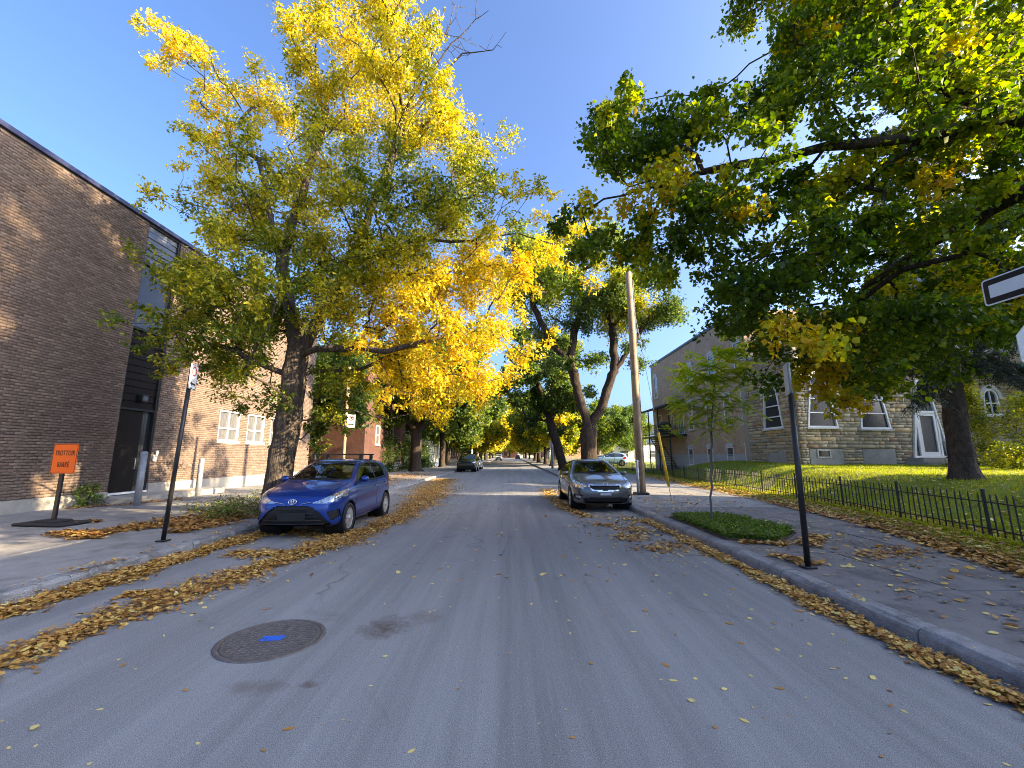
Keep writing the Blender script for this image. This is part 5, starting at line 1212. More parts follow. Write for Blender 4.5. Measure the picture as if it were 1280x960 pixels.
def car(name, label, sp, col, loc, rz, res=1.0, cat='car', scale=1.0, group=None, detail=True):
    root = thing(name, label, cat, loc, rz, group); root.scale = (scale,) * 3
    side = chaikin(sp['side'], 2); plan = chaikin([*sp['plan'], *[(a, -b) for a, b in sp['plan'][::-1]]], 2)
    sec = chaikin([*sp['sec'], *[(-a, b) for a, b in sp['sec'][::-1]]], 2)
    xs = np.array([p[0] for p in sp['side']]); x0, x1 = xs.min() - .1, xs.max() + .1
    ZC = .62; ca, cb_ = x0 + .95, x1 - .95
    nx, nyy, nz_ = int(230 * res), int(96 * res), int(78 * res)
    bw, z0, z1 = 1.1, .0, 1.75
    faces = []
    def grid(n, m, fn):
        u, v = np.meshgrid(np.linspace(0, 1, n), np.linspace(0, 1, m), indexing='ij')
        return fn(u, v)
    G = [grid(nx, nz_, lambda u, v: (x0 + (x1 - x0) * u, np.full(u.shape, bw), z0 + (z1 - z0) * v)),
         grid(nx, nz_, lambda u, v: (x0 + (x1 - x0) * u, np.full(u.shape, -bw), z0 + (z1 - z0) * v)),
         grid(nx, nyy, lambda u, v: (x0 + (x1 - x0) * u, -bw + 2 * bw * v, np.full(u.shape, z1))),
         grid(nx, nyy, lambda u, v: (x0 + (x1 - x0) * u, -bw + 2 * bw * v, np.full(u.shape, z0))),
         grid(nyy, nz_, lambda u, v: (np.full(u.shape, x1), -bw + 2 * bw * u, z0 + (z1 - z0) * v)),
         grid(nyy, nz_, lambda u, v: (np.full(u.shape, x0), -bw + 2 * bw * u, z0 + (z1 - z0) * v))]
    Q, FQ, off = [], [], 0
    for k, (a, b, c) in enumerate(G):
        n, m = a.shape
        Q.append(np.stack([a, b, c], -1).reshape(-1, 3))
        i, j = np.meshgrid(np.arange(n - 1), np.arange(m - 1), indexing='ij'); q = (i * m + j).ravel() + off
        f = np.stack([q, q + m, q + m + 1, q + 1], 1)
        if k in (1, 3, 4): pass
        FQ.append(f if k in (1, 2, 4) else f[:, ::-1]); off += n * m
    Q = np.concatenate(Q); FQ = np.concatenate(FQ)
    key = np.round(Q, 5); uq, inv = np.unique(key, axis=0, return_inverse=True); inv = inv.ravel()
    Q = uq; FQ = inv[FQ]
    core = np.stack([np.clip(Q[:, 0], ca, cb_), np.clip(Q[:, 1], -.25, .25), np.full(len(Q), ZC)], 1)
    D = Q - core
    def F(P):
        x, y, z = P[:, 0], P[:, 1], P[:, 2]
        ay = np.abs(y)
        f1 = sdf(side, x + np.sign(x) * sp.get('bow', .13) * ay ** 2 * 1.0, z + .05 * ay ** 2 * (z > .8))
        f2 = sdf(plan, x, y); f3 = sdf(sec, y, z)
        k = sp.get('k', .05)
        sm = lambda a, b: .5 * (a + b + np.sqrt((a - b) ** 2 + k * k))
        return sm(sm(f1, f2), f3) - k * .2
    lo = np.zeros(len(Q)); hi = np.ones(len(Q))
    for _ in range(13):
        mid = (lo + hi) / 2; ins = F(core + D * mid[:, None]) < 0
        lo = np.where(ins, mid, lo); hi = np.where(ins, hi, mid)
    P = core + D * ((lo + hi) / 2)[:, None]
    # flank sculpture: a crease line and a scooped lower door
    ay = np.abs(P[:, 1]); fl = (ay > .6) & (P[:, 2] < .98)
    zc = .74 + .07 * (-P[:, 0] / 1.8)
    g = np.exp(-((P[:, 2] - zc) / .03) ** 2) * .012 - np.exp(-((P[:, 2] - zc + .17) / .10) ** 2) * .022 * np.exp(-(P[:, 0] / 1.15) ** 4)
    P[:, 1] += np.where(fl, np.sign(P[:, 1]) * g, 0)
    # wheel arch lip: slide vertices near the arch circle onto it
    cell = (x1 - x0) / nx
    for ax in sp['axles']:
        dx, dz = P[:, 0] - ax, P[:, 2] - sp['wr']; r = np.hypot(dx, dz); RA = sp['arch']
        m = (np.abs(P[:, 1]) > .5) & (np.abs(r - RA) < .6 * cell)
        P[m, 0] = ax + dx[m] / r[m] * RA; P[m, 2] = sp['wr'] + dz[m] / r[m] * RA
    A, B, C_, E = P[FQ[:, 0]], P[FQ[:, 1]], P[FQ[:, 2]], P[FQ[:, 3]]
    ct = (A + B + C_ + E) / 4; N = np.cross(C_ - A, E - B); N /= (np.linalg.norm(N, axis=1)[:, None] + 1e-9)
    flip = (N * (ct - np.stack([np.clip(ct[:, 0], ca, cb_), 0 * ct[:, 0], np.full(len(ct), ZC)], 1))).sum(1) < 0
    N[flip] *= -1; FQ[flip] = FQ[flip][:, ::-1]
    x, y, z = ct.T; ay = np.abs(y)
    cls = np.zeros(len(FQ), int)          # 0 body
    names = {0: ('body', None)}
    nxt = [1]
    def part(nm, mask, mat, ins=0.0, label=None):
        k = nxt[0]; nxt[0] += 1; names[k] = (nm, mat, ins, label); cls[mask & (cls >= 0)] = k; return k
    for ax in sp['axles']:
        cls[(ay > .5) & (np.hypot(x - ax, z - sp['wr']) < sp['arch'])] = -1
    sideface = np.abs(N[:, 1]) > .4
    # doors with gaps
    for dp in sp['doors']:
        s_ = sdf(np.array(dp, float), x, z)
        for sgn in (1, -1):
            m = sideface & (np.sign(y) == sgn) & (ay > .5)
            part('door', m & (s_ < 0), col)
        part('door_gap', sideface & (ay > .5) & (np.abs(s_) < .0075 / min(1, res)), M['gap'], .012)
    ws = sp['screen']   # (x range, z range, pillar width)
    yw = np.interp(z, [p[1] for p in sp['sec']], [p[0] for p in sp['sec']])
    scr = (N[:, 0] > .2) & (N[:, 2] > .2) & (z > ws[0]) & (z < ws[1]) & (ay < yw - ws[2]) & (x > -.3)
    scr_in = (N[:, 0] > .2) & (N[:, 2] > .2) & (z > ws[0] + .025) & (z < ws[1] - .03) & (ay < yw - ws[2] - .03) & (x > -.3)
    part('windscreen_trim', scr, M['trim'], .004); part('windscreen', scr_in, M['car_glass'], .008)
    rw = (N[:, 0] < -.15) & (z > ws[0] + .05) & (z < ws[1] - .02) & (ay < yw - ws[2] - .02) & (x < -.5)
    part('rear_window', rw, M['car_glass'], .008)
    wpoly = np.array(sp['glass_all'], float); sw = sdf(wpoly, x, z)
    part('window_trim', sideface & (sw < 0), M['trim'], .003)
    for wp in sp['windows']:
        s_ = sdf(np.array(wp, float), x, z)
        for sgn in (1, -1): part('side_window', sideface & (np.sign(y) == sgn) & (s_ < 0), M['car_glass'], .012)
    fr = (x > 1.0) & (N[:, 0] > .05)
    for nm, poly, mat, ins, mirror in sp['front']:
        pl = np.array(poly, float)
        if mirror:
            for sgn in (1, -1): part(nm, fr & (sdf(pl, y * sgn, z) < 0), mat, ins)
        else: part(nm, fr & (sdf(pl, ay, z) < 0), mat, ins)
    # bonnet seam
    hs = sp['hood']
    part('bonnet_gap', (N[:, 2] > .5) & (x > hs[0]) & (x < hs[1]) & (np.abs(ay - (hs[2] + (hs[0] - x) * hs[3])) < .007 / min(1, res)), M['gap'], .01)
    rr = (x < -1.2) & (N[:, 0] < -.05)
    part('tail_light', rr & (z > .78) & (z < 1.05) & (ay > .55), M['tail'], .0)
    VN = np.zeros_like(P)
    for k in range(4): np.add.at(VN, FQ[:, k], N)
    VN /= (np.linalg.norm(VN, axis=1)[:, None] + 1e-9)
    for k, v in names.items():
        m = cls == k
        if not m.any(): continue
        f = FQ[m]; u, iv = np.unique(f, return_inverse=True); iv = iv.reshape(f.shape)
        ins = v[2] if len(v) > 2 else 0
        W_ = P[u] - VN[u] * ins
        mat = col if v[1] is None else v[1]
        link(v[0], np_mesh(v[0], W_, [(iv, 0)], mat, smooth=True), root)
    # wheel wells and underside
    wl_ = MB()
    for ax in sp['axles']:
        for s in (-1, 1):
            prof = [(sp['arch'] + .004, s * (sp['hw'] - .02)), (sp['arch'] + .004, s * .45), (.02, s * .45)]
            wl_.lathe(prof, 28, 'Y', (ax, 0, sp['wr']))
    wl_.box((0, 0, .30), (x1 - x0 - .9, 1.1, .1))
    wl_.build('wheel_well', M['gap'], root, fix=False)
    # wheels: tyre with a rim as its child
    wr, tw = sp['wr'], .2
    ri = wr * .68
    ty = MB().lathe([(ri, -tw / 2 + .02), (ri + .01, -tw / 2), (wr - .03, -tw / 2), (wr - .006, -tw / 2 + .025), (wr, 0), (wr - .006, tw / 2 - .025), (wr - .03, tw / 2), (ri + .01, tw / 2), (ri, tw / 2 - .02)], 40, 'Y')
    rm = MB().lathe([(ri + .004, -tw / 2 + .012), (ri - .02, -tw / 2 + .01), (ri - .03, -tw / 2 + .05), (ri - .035, tw / 2 - .02)], 36, 'Y')
    ns = sp['spokes']
    for k in range(ns):
        a = 2 * math.pi * k / ns
        for da in ((-.0,) if ns > 6 else (-.13, .13)):
            w0, w1 = (.035, .05) if ns > 6 else (.028, .03)
            c0, s0 = math.cos(a + da * .4), math.sin(a + da * .4); c1, s1 = math.cos(a + da), math.sin(a + da)
            def pt(r, cx, sx, o, yy): return (r * cx - o * sx, yy, r * sx + o * cx)
            rm.add([pt(.03, c0, s0, -w0, -tw / 2 + .0), pt(.03, c0, s0, w0, -tw / 2 + .0), pt(ri - .01, c1, s1, w1, -tw / 2 + .014), pt(ri - .01, c1, s1, -w1, -tw / 2 + .014),
                    pt(.03, c0, s0, -w0, -tw / 2 + .05), pt(.03, c0, s0, w0, -tw / 2 + .05), pt(ri - .01, c1, s1, w1, -tw / 2 + .055), pt(ri - .01, c1, s1, -w1, -tw / 2 + .055)],
                   [[0, 1, 2, 3], [0, 4, 5, 1], [1, 5, 6, 2], [3, 2, 6, 7], [0, 3, 7, 4]])
    rm.lathe([(.001, -tw / 2 - .012), (.045, -tw / 2 - .012), (.06, -tw / 2 + .0), (.06, -tw / 2 + .05)], 20, 'Y')
    bk = MB().lathe([(.001, -tw / 2 + .075), (ri - .01, -tw / 2 + .075)], 28, 'Y')
    tm = ty.build('wheel', M['tyre'], root, fix=False); rmo = rm.build('rim', M['rim'], tm, fix=True); bko = bk.build('brake_disc', M['gap'], tm)
    first = True
    for ax in sp['axles']:
        for s in (-1, 1):
            o = tm if first else copy_tree(tm, root)
            first = False
            o.location = (ax, s * (sp['hw'] - tw / 2 - .015), wr); o.rotation_euler = (0, 0, 0 if s < 0 else math.pi)
    # door mirrors
    mx, mz, my = sp['mirror']
    for s in (1, -1):
        b = MB(); V = []; 
        prof = [(.0, .001), (.02, .055), (.07, .075), (.13, .07), (.17, .05), (.185, .001)]
        b.lathe(prof and [(r, h) for h, r in prof], 14, 'Y')
        b.v = [(p[0] * .8, p[1] * s, p[2] * .95) for p in b.v]
        b.box((-.01, s * -.02, -.045), (.06, .1, .03), bev=.008)
        o = b.build('door_mirror', col, root); o.location = (mx, s * my, mz)
        g = MB().lathe([(.001, 0), (.055, 0)], 14, 'X').build('mirror_glass', M['chrome'], o)
        g.location = (-.055, s * .1, 0); g.scale = (1, 1.35, 1)
    if detail:
        it = MB()
        for s in (-.36, .36):
            it.box((-.28, s, .55), (.5, .48, .2), bev=.06).box((-.58, s, .86), (.16, .46, .6), bev=.06, M=Matrix.Rotation(-.2, 4, 'Y')).box((-.66, s, 1.2), (.1, .25, .17), bev=.04)
        it.box((-1.25, 0, .8), (.18, 1.2, .55), bev=.06)
        it.build('seat', M['interior'], root)
        MB().box((sp['cowl'] - .28, 0, .86), (.5, 1.3, .18), bev=.05).box((sp['cowl'] - .42, .36, .95), (.2, .36, .1), bev=.03).build('dashboard', M['trim'], root)
        V = []
        tr = [(-.0, .19 * math.cos(a), .19 * math.sin(a)) for a in np.linspace(0, 2 * math.pi, 25)]
        sw_ = MB().tube(tr, .016, 8, cap=False).box((0, 0, -.02), (.03, .3, .06), bev=.01).build('steering_wheel', M['trim'], root)
        sw_.location = (sp['cowl'] - .62, .36, .93); sw_.rotation_euler = (0, .42, 0)
        rv = MB().box((0, 0, 0), (.03, .2, .06), bev=.012).build('rear_view_mirror', M['trim'], root); rv.location = (sp['cowl'] - .66, 0, sp['top'] - .18)
        for y_, L in ((.34, .62), (-.22, .55)):
            wp = MB().tube([(0, 0, 0), (-.04, -L * .5, .035), (-.07, -L, .02)], .011, 6)
            o = wp.build('wiper', M['trim'], root); o.location = (sp['cowl'] + .02, y_ + .1, sp['cowlz'] + .015)
        for hx, hz_ in sp['handles']:
            for s in (1, -1):
                yy = float(np.interp(hz_, [p[1] for p in sp['sec']], [p[0] for p in sp['sec']])) + .012
                o = MB().box((0, 0, 0), (.17, .035, .03), bev=.01).build('door_handle', col, root); o.location = (hx, s * yy, hz_)
    return root

HATCH = dict(side=[(1.80, .20), (1.93, .26), (1.97, .42), (1.965, .60), (1.90, .76), (1.70, .88), (1.35, .975), (.98, 1.05), (.52, 1.27), (.12, 1.44), (-.3, 1.505), (-.85, 1.51), (-1.4, 1.46), (-1.74, 1.38), (-1.86, 1.12), (-1.96, .93), (-1.98, .6), (-1.93, .32), (-1.82, .22), (0, .2)],
             plan=[(1.99, .0), (1.985, .35), (1.93, .62), (1.74, .79), (1.3, .845), (.3, .85), (-1.1, .85), (-1.65, .81), (-1.9, .7), (-2.0, .45), (-2.0, 0)],
             sec=[(.0, .16), (.66, .17), (.78, .22), (.835, .36), (.85, .55), (.85, .74), (.835, .88), (.79, .97), (.73, 1.10), (.66, 1.26), (.60, 1.40), (.52, 1.49), (.35, 1.53), (0, 1.545)],
             axles=(1.22, -1.29), wr=.305, arch=.355, hw=.85, spokes=9, k=.05, bow=.14, cowl=1.0, cowlz=1.045, top=1.46,
             doors=[[(.86, .3), (.90, .96), (.2, 1.0), (-.50, 1.0), (-.52, .3)], [(-.52, .3), (-.50, 1.0), (-1.40, 1.03), (-1.44, .9), (-1.16, .66), (-.98, .42), (-.94, .3)]],
             screen=(1.055, 1.445, .085), glass_all=[(.86, .995), (.50, 1.215), (.10, 1.40), (-.3, 1.435), (-1.0, 1.425), (-1.42, 1.30), (-1.60, 1.12), (-1.4, 1.05), (-.4, 1.0)],
             windows=[[(.66, 1.02), (.46, 1.18), (.09, 1.365), (-.42, 1.40), (-.47, 1.025)], [(-.55, 1.025), (-.50, 1.40), (-1.0, 1.39), (-1.30, 1.27), (-1.28, 1.06)]],
             front=[('bumper_lip', [(0, .17), (.76, .17), (.76, .195), (0, .195)], None, 0, False),
                    ('grille', [(0, .62), (.30, .615), (.40, .58), (.56, .44), (.70, .29), (.68, .245), (.5, .235), (0, .23)], None, .035, False),
                    ('headlight', [(.37, .675), (.50, .735), (.66, .815), (.80, .90), (.83, .86), (.82, .77), (.74, .70), (.58, .66)], None, .0, True),
                    ('fog_pocket', [(.63, .50), (.79, .54), (.80, .40), (.70, .335)], None, .02, True)],
             hood=(1.02, 1.80, .70, .12), mirror=(.62, 1.06, .80), handles=[(-.36, .86), (-1.16, .90)])
HATCH['front'] = [(a, b, {'bumper_lip': M['trim'], 'grille': M['trim'], 'headlight': M['lamp_glass'], 'fog_pocket': M['trim']}[a], d, e) for a, b, c, d, e in HATCH['front']]
SEDAN = dict(side=[(2.10, .2), (2.22, .26), (2.27, .42), (2.265, .58), (2.20, .72), (1.95, .84), (1.5, .92), (1.12, .985), (.65, 1.18), (.2, 1.36), (-.2, 1.43), (-.6, 1.43), (-1.1, 1.36), (-1.6, 1.15), (-1.85, 1.06), (-2.2, 1.02), (-2.28, .9), (-2.28, .5), (-2.2, .3), (-2.05, .22), (0, .19)],
             plan=[(2.29, .0), (2.27, .4), (2.19, .66), (1.98, .82), (1.5, .885), (.3, .89), (-1.2, .89), (-1.9, .85), (-2.2, .74), (-2.3, .5), (-2.3, 0)],
             sec=[(.0, .15), (.68, .16), (.81, .21), (.87, .36), (.89, .55), (.89, .72), (.87, .85), (.82, .94), (.75, 1.06), (.66, 1.22), (.58, 1.34), (.48, 1.415), (.3, 1.445), (0, 1.455)],
             axles=(1.33, -1.37), wr=.315, arch=.36, hw=.89, spokes=5, k=.05, bow=.15, cowl=1.15, cowlz=.985, top=1.40,
             doors=[[(.98, .28), (1.02, .9), (.3, .94), (-.42, .96), (-.44, .28)], [(-.44, .28), (-.42, .96), (-1.45, .99), (-1.5, .86), (-1.24, .64), (-1.04, .42), (-1.0, .28)]],
             screen=(.995, 1.375, .085), glass_all=[(.98, .945), (.60, 1.13), (.15, 1.31), (-.25, 1.36), (-.75, 1.35), (-1.25, 1.22), (-1.62, 1.07), (-1.5, 1.0), (-.4, .96)],
             windows=[[(.78, .97), (.56, 1.09), (.14, 1.275), (-.34, 1.325), (-.39, .98)], [(-.47, .985), (-.42, 1.325), (-.75, 1.315), (-1.2, 1.19), (-1.35, 1.03)]],
             front=[('grille_surround', [(0, .745), (.30, .745), (.44, .76), (.455, .69), (.37, .59), (.2, .562), (0, .556)], M['chrome'], .0, False), ('grille', [(0, .715), (.29, .715), (.405, .73), (.41, .69), (.34, .62), (.2, .595), (0, .59)], M['trim'], .03, False),
                    ('lower_grille', [(0, .405), (.42, .405), (.62, .375), (.56, .25), (0, .245)], M['trim'], .03, False),
                    ('headlight', [(.50, .70), (.62, .78), (.78, .835), (.875, .85), (.88, .76), (.80, .66), (.62, .635)], M['lamp_glass'], 0, True),
                    ('fog_pocket', [(.60, .46), (.82, .48), (.84, .36), (.70, .325)], M['trim'], .02, True), ('fog_light', [(.66, .43), (.79, .44), (.78, .385), (.68, .375)], M['lamp_glass'], .01, True),
                    ('chrome_strip', [(0, .225), (.66, .225), (.84, .27), (.84, .255), (.66, .205), (0, .205)], M['chrome'], 0, False)],
             hood=(1.17, 2.05, .74, .12), mirror=(.72, 1.0, .82), handles=[(-.26, .83), (-1.2, .87)])
SUV = dict(SEDAN)
SUV.update(side=[(2.05, .28), (2.2, .34), (2.26, .55), (2.25, .8), (2.15, 1.0), (1.8, 1.08), (1.3, 1.13), (1.05, 1.17), (.65, 1.45), (.3, 1.64), (-.2, 1.70), (-1.2, 1.70), (-1.8, 1.62), (-2.1, 1.3), (-2.25, 1.1), (-2.26, .6), (-2.15, .34), (0, .26)],
           sec=[(.0, .22), (.7, .22), (.84, .3), (.92, .45), (.94, .65), (.94, .85), (.92, 1.02), (.88, 1.12), (.81, 1.28), (.74, 1.46), (.66, 1.62), (.5, 1.70), (0, 1.73)],
           plan=[(2.29, .0), (2.27, .5), (2.2, .74), (1.98, .88), (1.5, .935), (.3, .94), (-1.2, .94), (-1.9, .9), (-2.2, .8), (-2.3, .5), (-2.3, 0)],
           wr=.36, arch=.41, hw=.93, screen=(1.2, 1.63, .09), cowl=1.08, cowlz=1.17, top=1.66,
           glass_all=[(.98, 1.13), (.60, 1.4), (.2, 1.6), (-.25, 1.64), (-1.55, 1.6), (-1.9, 1.3), (-1.8, 1.16)], windows=[[(.78, 1.16), (.56, 1.37), (.2, 1.56), (-.34, 1.6), (-.39, 1.16)], [(-.47, 1.16), (-.42, 1.6), (-1.2, 1.58), (-1.3, 1.17)]],
           front=[('grille', [(0, .95), (.5, .93), (.48, .72), (0, .70)], M['trim'], .03, False), ('lower_grille', [(0, .55), (.6, .55), (.6, .36), (0, .36)], M['trim'], .03, False), ('headlight', [(.56, .93), (.88, 1.0), (.9, .86), (.58, .84)], M['lamp_glass'], 0, True)],
           hood=(1.12, 2.0, .76, .1), mirror=(.75, 1.2, .88))
M['blue_car'] = paint('deep_blue_car_paint', (.0, .034, .24), .4, .3)
M['grey_car'] = paint('blue_grey_car_paint', (.13, .131, .138), .5, .3)
M['dark_car'] = paint('black_car_paint', (.012, .013, .016), .2, .3)
M['silver_car'] = paint('silver_car_paint', (.34, .36, .38), .6, .35)
M['paleblue_car'] = paint('pale_blue_car_paint', (.34, .50, .68), .3, .35)
M['white_car'] = paint('white_car_paint', (.75, .75, .74), .0, .35)
YC = (-4.12, 10.0, 0.0)
hatch = car('parked_car', 'bright blue hatchback with black roof bars parked by the left kerb', HATCH, M['blue_car'], YC, R(-90), .85, scale=.98)
# roof bars, grille bars, blank plate, oval badge
for xb in (.0, -.72):
    b = MB().box((0, 0, 1.60), (.05, 1.26, .035), bev=.01)
    for s in (-1, 1): b.box((0, s * .56, 1.53), (.09, .07, .13), bev=.015)
    o = b.build('roof_bar', M['trim'], hatch); o.location = (xb, 0, 0)
for k in range(5):
    z = .285 + k * .066; w = .62 - k * .075
    pts = [(1.985 - .155 * (t * w) ** 2 - .01, t * w, z) for t in np.linspace(-1, 1, 9)]
    MB().tube(pts, .0105, 6).build('grille_bar', M['black'], hatch)
MB().box((1.975, 0, .42), (.02, .52, .16), bev=.006).build('number_plate', M['black'], hatch)
def ell(cx, cz, a, b, r, tilt=0, n=28): return [(1.0, cx + a * math.cos(t), cz + b * math.sin(t)) for t in np.linspace(0, 2 * math.pi, n)]
bd = MB().tube(ell(0, 0, .075, .05, 0), .008, 6, cap=False).tube(ell(0, 0, .024, .044, 0), .0065, 6, cap=False).tube(ell(0, .023, .05, .018, 0), .0065, 6, cap=False)
bd.v = [(p[0] - 1.0, p[1], p[2]) for p in bd.v]
o = bd.build('badge', M['chrome'], hatch); o.location = (1.975, 0, .70); o.rotation_euler = (0, -.25, 0)
for s in (1, -1):
    MB().box((0, 0, 0), (.012, .2, .012), bev=.004, M=Matrix.Rotation(s * .2, 4, 'X')).build('chrome_strip', M['chrome'], hatch).location = (1.955, s * .25, .672)
sed = car('parked_car', 'dark blue grey sedan with a low black grille parked by the right kerb', SEDAN, M['grey_car'], (2.58, 14.05, 0), R(-90), .8)
MB().box((2.285, 0, .49), (.015, .30, .055), bev=.004).build('number_plate', M['plate'], sed)
bd = MB().tube(ell(0, 0, .065, .033, 0), .006, 6, cap=False)
bd.v = [(p[0] - 1.0, p[1], p[2]) for p in bd.v]
o = bd.build('badge', M['chrome'], sed); o.location = (2.255, 0, .765); o.rotation_euler = (0, -.5, 0)
car('parked_car', 'black sport utility car facing the camera further up the left kerb', SUV, M['dark_car'], (-4.3, 41.6, 0), R(-90), .5, detail=False)
car('parked_car', 'silver blue car parked right behind the black sport utility car', SEDAN, M['silver_car'], (-4.25, 47.8, 0), R(-90), .4, detail=False)
car('parked_car', 'pale blue hatchback parked side on in the lot beyond the forked maple', HATCH, M['paleblue_car'], (12.6, 54.5, .2), R(170), .5, scale=1.12, detail=False)
car('parked_car', 'white car mostly hidden behind the pale blue hatchback', SEDAN, M['white_car'], (12.0, 58.5, .2), R(175), .4, detail=False)
car('parked_car', 'white sport utility car standing far up the street in the sun', SUV, M['white_car'], (-4.0, 128, 0), R(-90), .35, scale=1.1, detail=False)
car('parked_car', 'dark car at the far right kerb near the end of the street', SUV, M['dark_car'], (2.2, 165, 0), R(90), .3, detail=False)
# ------------------------------------------------------------------ lettering
def text_mesh(name, body, size, mat, parent, sx=1.0, depth=.0015, bold=.0):
    cu = bpy.data.curves.new(name, 'FONT'); cu.body = body; cu.size = size; cu.align_x = 'CENTER'; cu.align_y = 'CENTER'
    cu.extrude = depth; cu.offset = bold; cu.space_character = 1.12
    tmp = bpy.data.objects.new('lettering_source', cu); COL.objects.link(tmp)
    dg = bpy.context.evaluated_depsgraph_get()
    me = bpy.data.meshes.new_from_object(tmp.evaluated_get(dg))
    bpy.data.objects.remove(tmp)
    me.transform(Matrix.Diagonal((sx, 1, 1, 1)))
    me.materials.clear(); me.materials.append(mat); me.name = name
    return link(name, me, parent)
def rrect(w, h, r, n=5):
    P = []
    for cx, cy, a0 in ((w / 2 - r, h / 2 - r, 0), (-w / 2 + r, h / 2 - r, 90), (-w / 2 + r, -h / 2 + r, 180), (w / 2 - r, -h / 2 + r, 270)):
        for k in range(n + 1):
            a = R(a0 + 90 * k / n); P.append((cx + r * math.cos(a), cy + r * math.sin(a)))
    return P
# plates are drawn in x (right) / z (up), facing -y
pf = lambda a, b, t: (a, t, b)

# ------------------------------------------------------------------ orange sign on a rubber foot
t = thing('roadworks_sign', 'orange TROTTOIR BARRÉ sign on a short black post in a rubber foot', 'sign', (-9.47, 8.95, .14), R(-7))
ft = MB().box((0, 0, .03), (1.15, .62, .05), bev=.02).box((0, 0, .07), (.5, .34, .06), bev=.02).build('rubber_foot', M['rubber'], t)
po = MB().box((0, .0, .62), (.085, .05, 1.16), bev=.006).build('post', M['black'], t)
pl = MB().prism(rrect(.60, .62, .04), -.055, -.047, pf).build('sign_plate', M['orange'], t); pl.location = (.06, .0, 1.34); pl.rotation_euler = (0, R(0), 0)
MB().ring(rrect(.585, .605, .035), rrect(.565, .585, .03), -.0575, -.054, pf).build('sign_border', M['black'], pl)
for body, z, sx in (('TROTTOIR', .11, .80), ('BARRÉ', -.13, .80)):
    o = text_mesh('lettering', body, .150, M['black'], pl, .60, bold=.001); o.location = (0, -.058, z); o.rotation_euler = (R(90), 0, 0)

# ------------------------------------------------------------------ left parking-sign pole, seen nearly edge on
t = thing('sign_post', 'thin black sign post leaning beside the left kerb, its white parking sign nearly edge on', 'sign', (-5.82, 7.28, .135), 0)
MB().tube([(0, 0, -.02), (.105, 0, 3.03)], .034, 12).box((0, 0, .012), (.15, .15, .022), bev=.004).build('post', M['black'], t)
pl = MB().prism(rrect(.30, .45, .025), -.046, -.042, pf).build('sign_plate', M['sign_white'], t); pl.location = (.098, 0, 2.79); pl.rotation_euler = (0, R(2), R(106))
MB().ring(rrect(.285, .435, .02), rrect(.27, .42, .018), -.048, -.0455, pf).build('sign_border', M['black'], pl)
MB().ring([(.085 * math.cos(a), .10 + .085 * math.sin(a)) for a in np.linspace(0, 2 * math.pi, 25)[:-1]], [(.065 * math.cos(a), .10 + .065 * math.sin(a)) for a in np.linspace(0, 2 * math.pi, 25)[:-1]], -.0485, -.0455, pf).build('prohibition_ring', M['sign_red'], pl)
MB().prism([(-.1, -.13), (-.04, -.09), (-.04, -.115), (.1, -.115), (.1, -.145), (-.04, -.145), (-.04, -.17)], -.0485, -.0455, pf).build('arrow', M['black'], pl)
# right sign pole
t = thing('sign_post', 'black sign post on the right pavement just behind the kerb, grey sign edge on', 'sign', (3.78, 5.63, .135), 0)
MB().tube([(0, 0, -.02), (.03, 0, 2.25)], .036, 12).box((0, 0, .012), (.15, .15, .022), bev=.004).build('post', M['black'], t)
MB().tube([(.03, 0, 2.2), (.035, 0, 2.68)], .026, 10).build('upper_tube', M['galv'], t)
pl = MB().prism(rrect(.30, .42, .025), -.044, -.040, pf).build('sign_plate', M['metal_grey'], t); pl.location = (.04, 0, 2.44); pl.rotation_euler = (0, R(1), R(-115))

# ------------------------------------------------------------------ one-way sign and stop sign at the right edge
t = thing('street_sign', 'white one way arrow sign above a stop sign seen from behind on a grey post', 'sign', (5.36, 4.0, .14), 0)
MB().tube([(0, 0, -.03), (0, 0, 3.45)], .03, 12).build('post', M['galv'], t)
# the arrow board: white plate, black arrow field, white inner arrow
L_, h_ = .92, .30
hd = MB().prism(rrect(L_, h_, .035), -.055, -.05, pf).build('sign_plate', M['sign_white'], t); hd.location = (.015, 0, 3.2); hd.rotation_euler = (0, 0, R(-90))
MB().prism(rrect(L_ - .03, h_ - .03, .028), -.0565, -.0545, pf).build('arrow_field', M['black'], hd)
MB().prism([(-.395, -.072), (.12, -.072), (.12, -.105), (.385, 0), (.12, .105), (.12, .072), (-.395, .072)], -.0585, -.056, pf).build('arrow', M['sign_white'], hd)
oc = [(.335 * math.cos(R(22.5 + 45 * k)), .335 * math.sin(R(22.5 + 45 * k))) for k in range(8)]
o = MB().prism(oc, .045, .05, pf).build('stop_plate', M['metal_grey'], t); o.location = (0, 0, 2.46); o.rotation_euler = (0, 0, R(4))

# ------------------------------------------------------------------ utility pole and guy wire
t = thing('utility_pole', 'tall wooden utility pole at the edge of the right pavement by the grey sedan', 'pole', (4.7, 15.6, .13), 0)
MB().tube([(0, 0, -.05), (-.01, 0, 3), (-.03, 0, 6), (-.06, 0, 8.6)], [.145, .138, .128, .112], 16).build('post', M['wood'], t)
MB().tube([(-.13, -.12, 0), (-.13, -.12, 1.25)], .05, 10).box((-.13, -.13, .62), (.16, .05, .04)).box((-.13, -.13, 1.2), (.16, .05, .04)).build('cable_cover', M['metal_grey'], t)
MB().tube([(.165, .03, .0), (.14, .03, 4), (.10, .03, 8.3)], .028, 8).build('conduit', M['grey_wood'], t)
MB().box((.0, 0, .05), (.5, .42, .08), bev=.02).build('base_collar', M['black_metal'], t)
gx, gy, gz_ = 5.02, 13.5, .13
t = thing('guy_wire', 'steel guy wire with a yellow guard anchored in the right pavement', 'guy wire', (gx, gy, gz_), 0)
top = Vector((4.66 - gx, 15.6 - gy, 8.0))
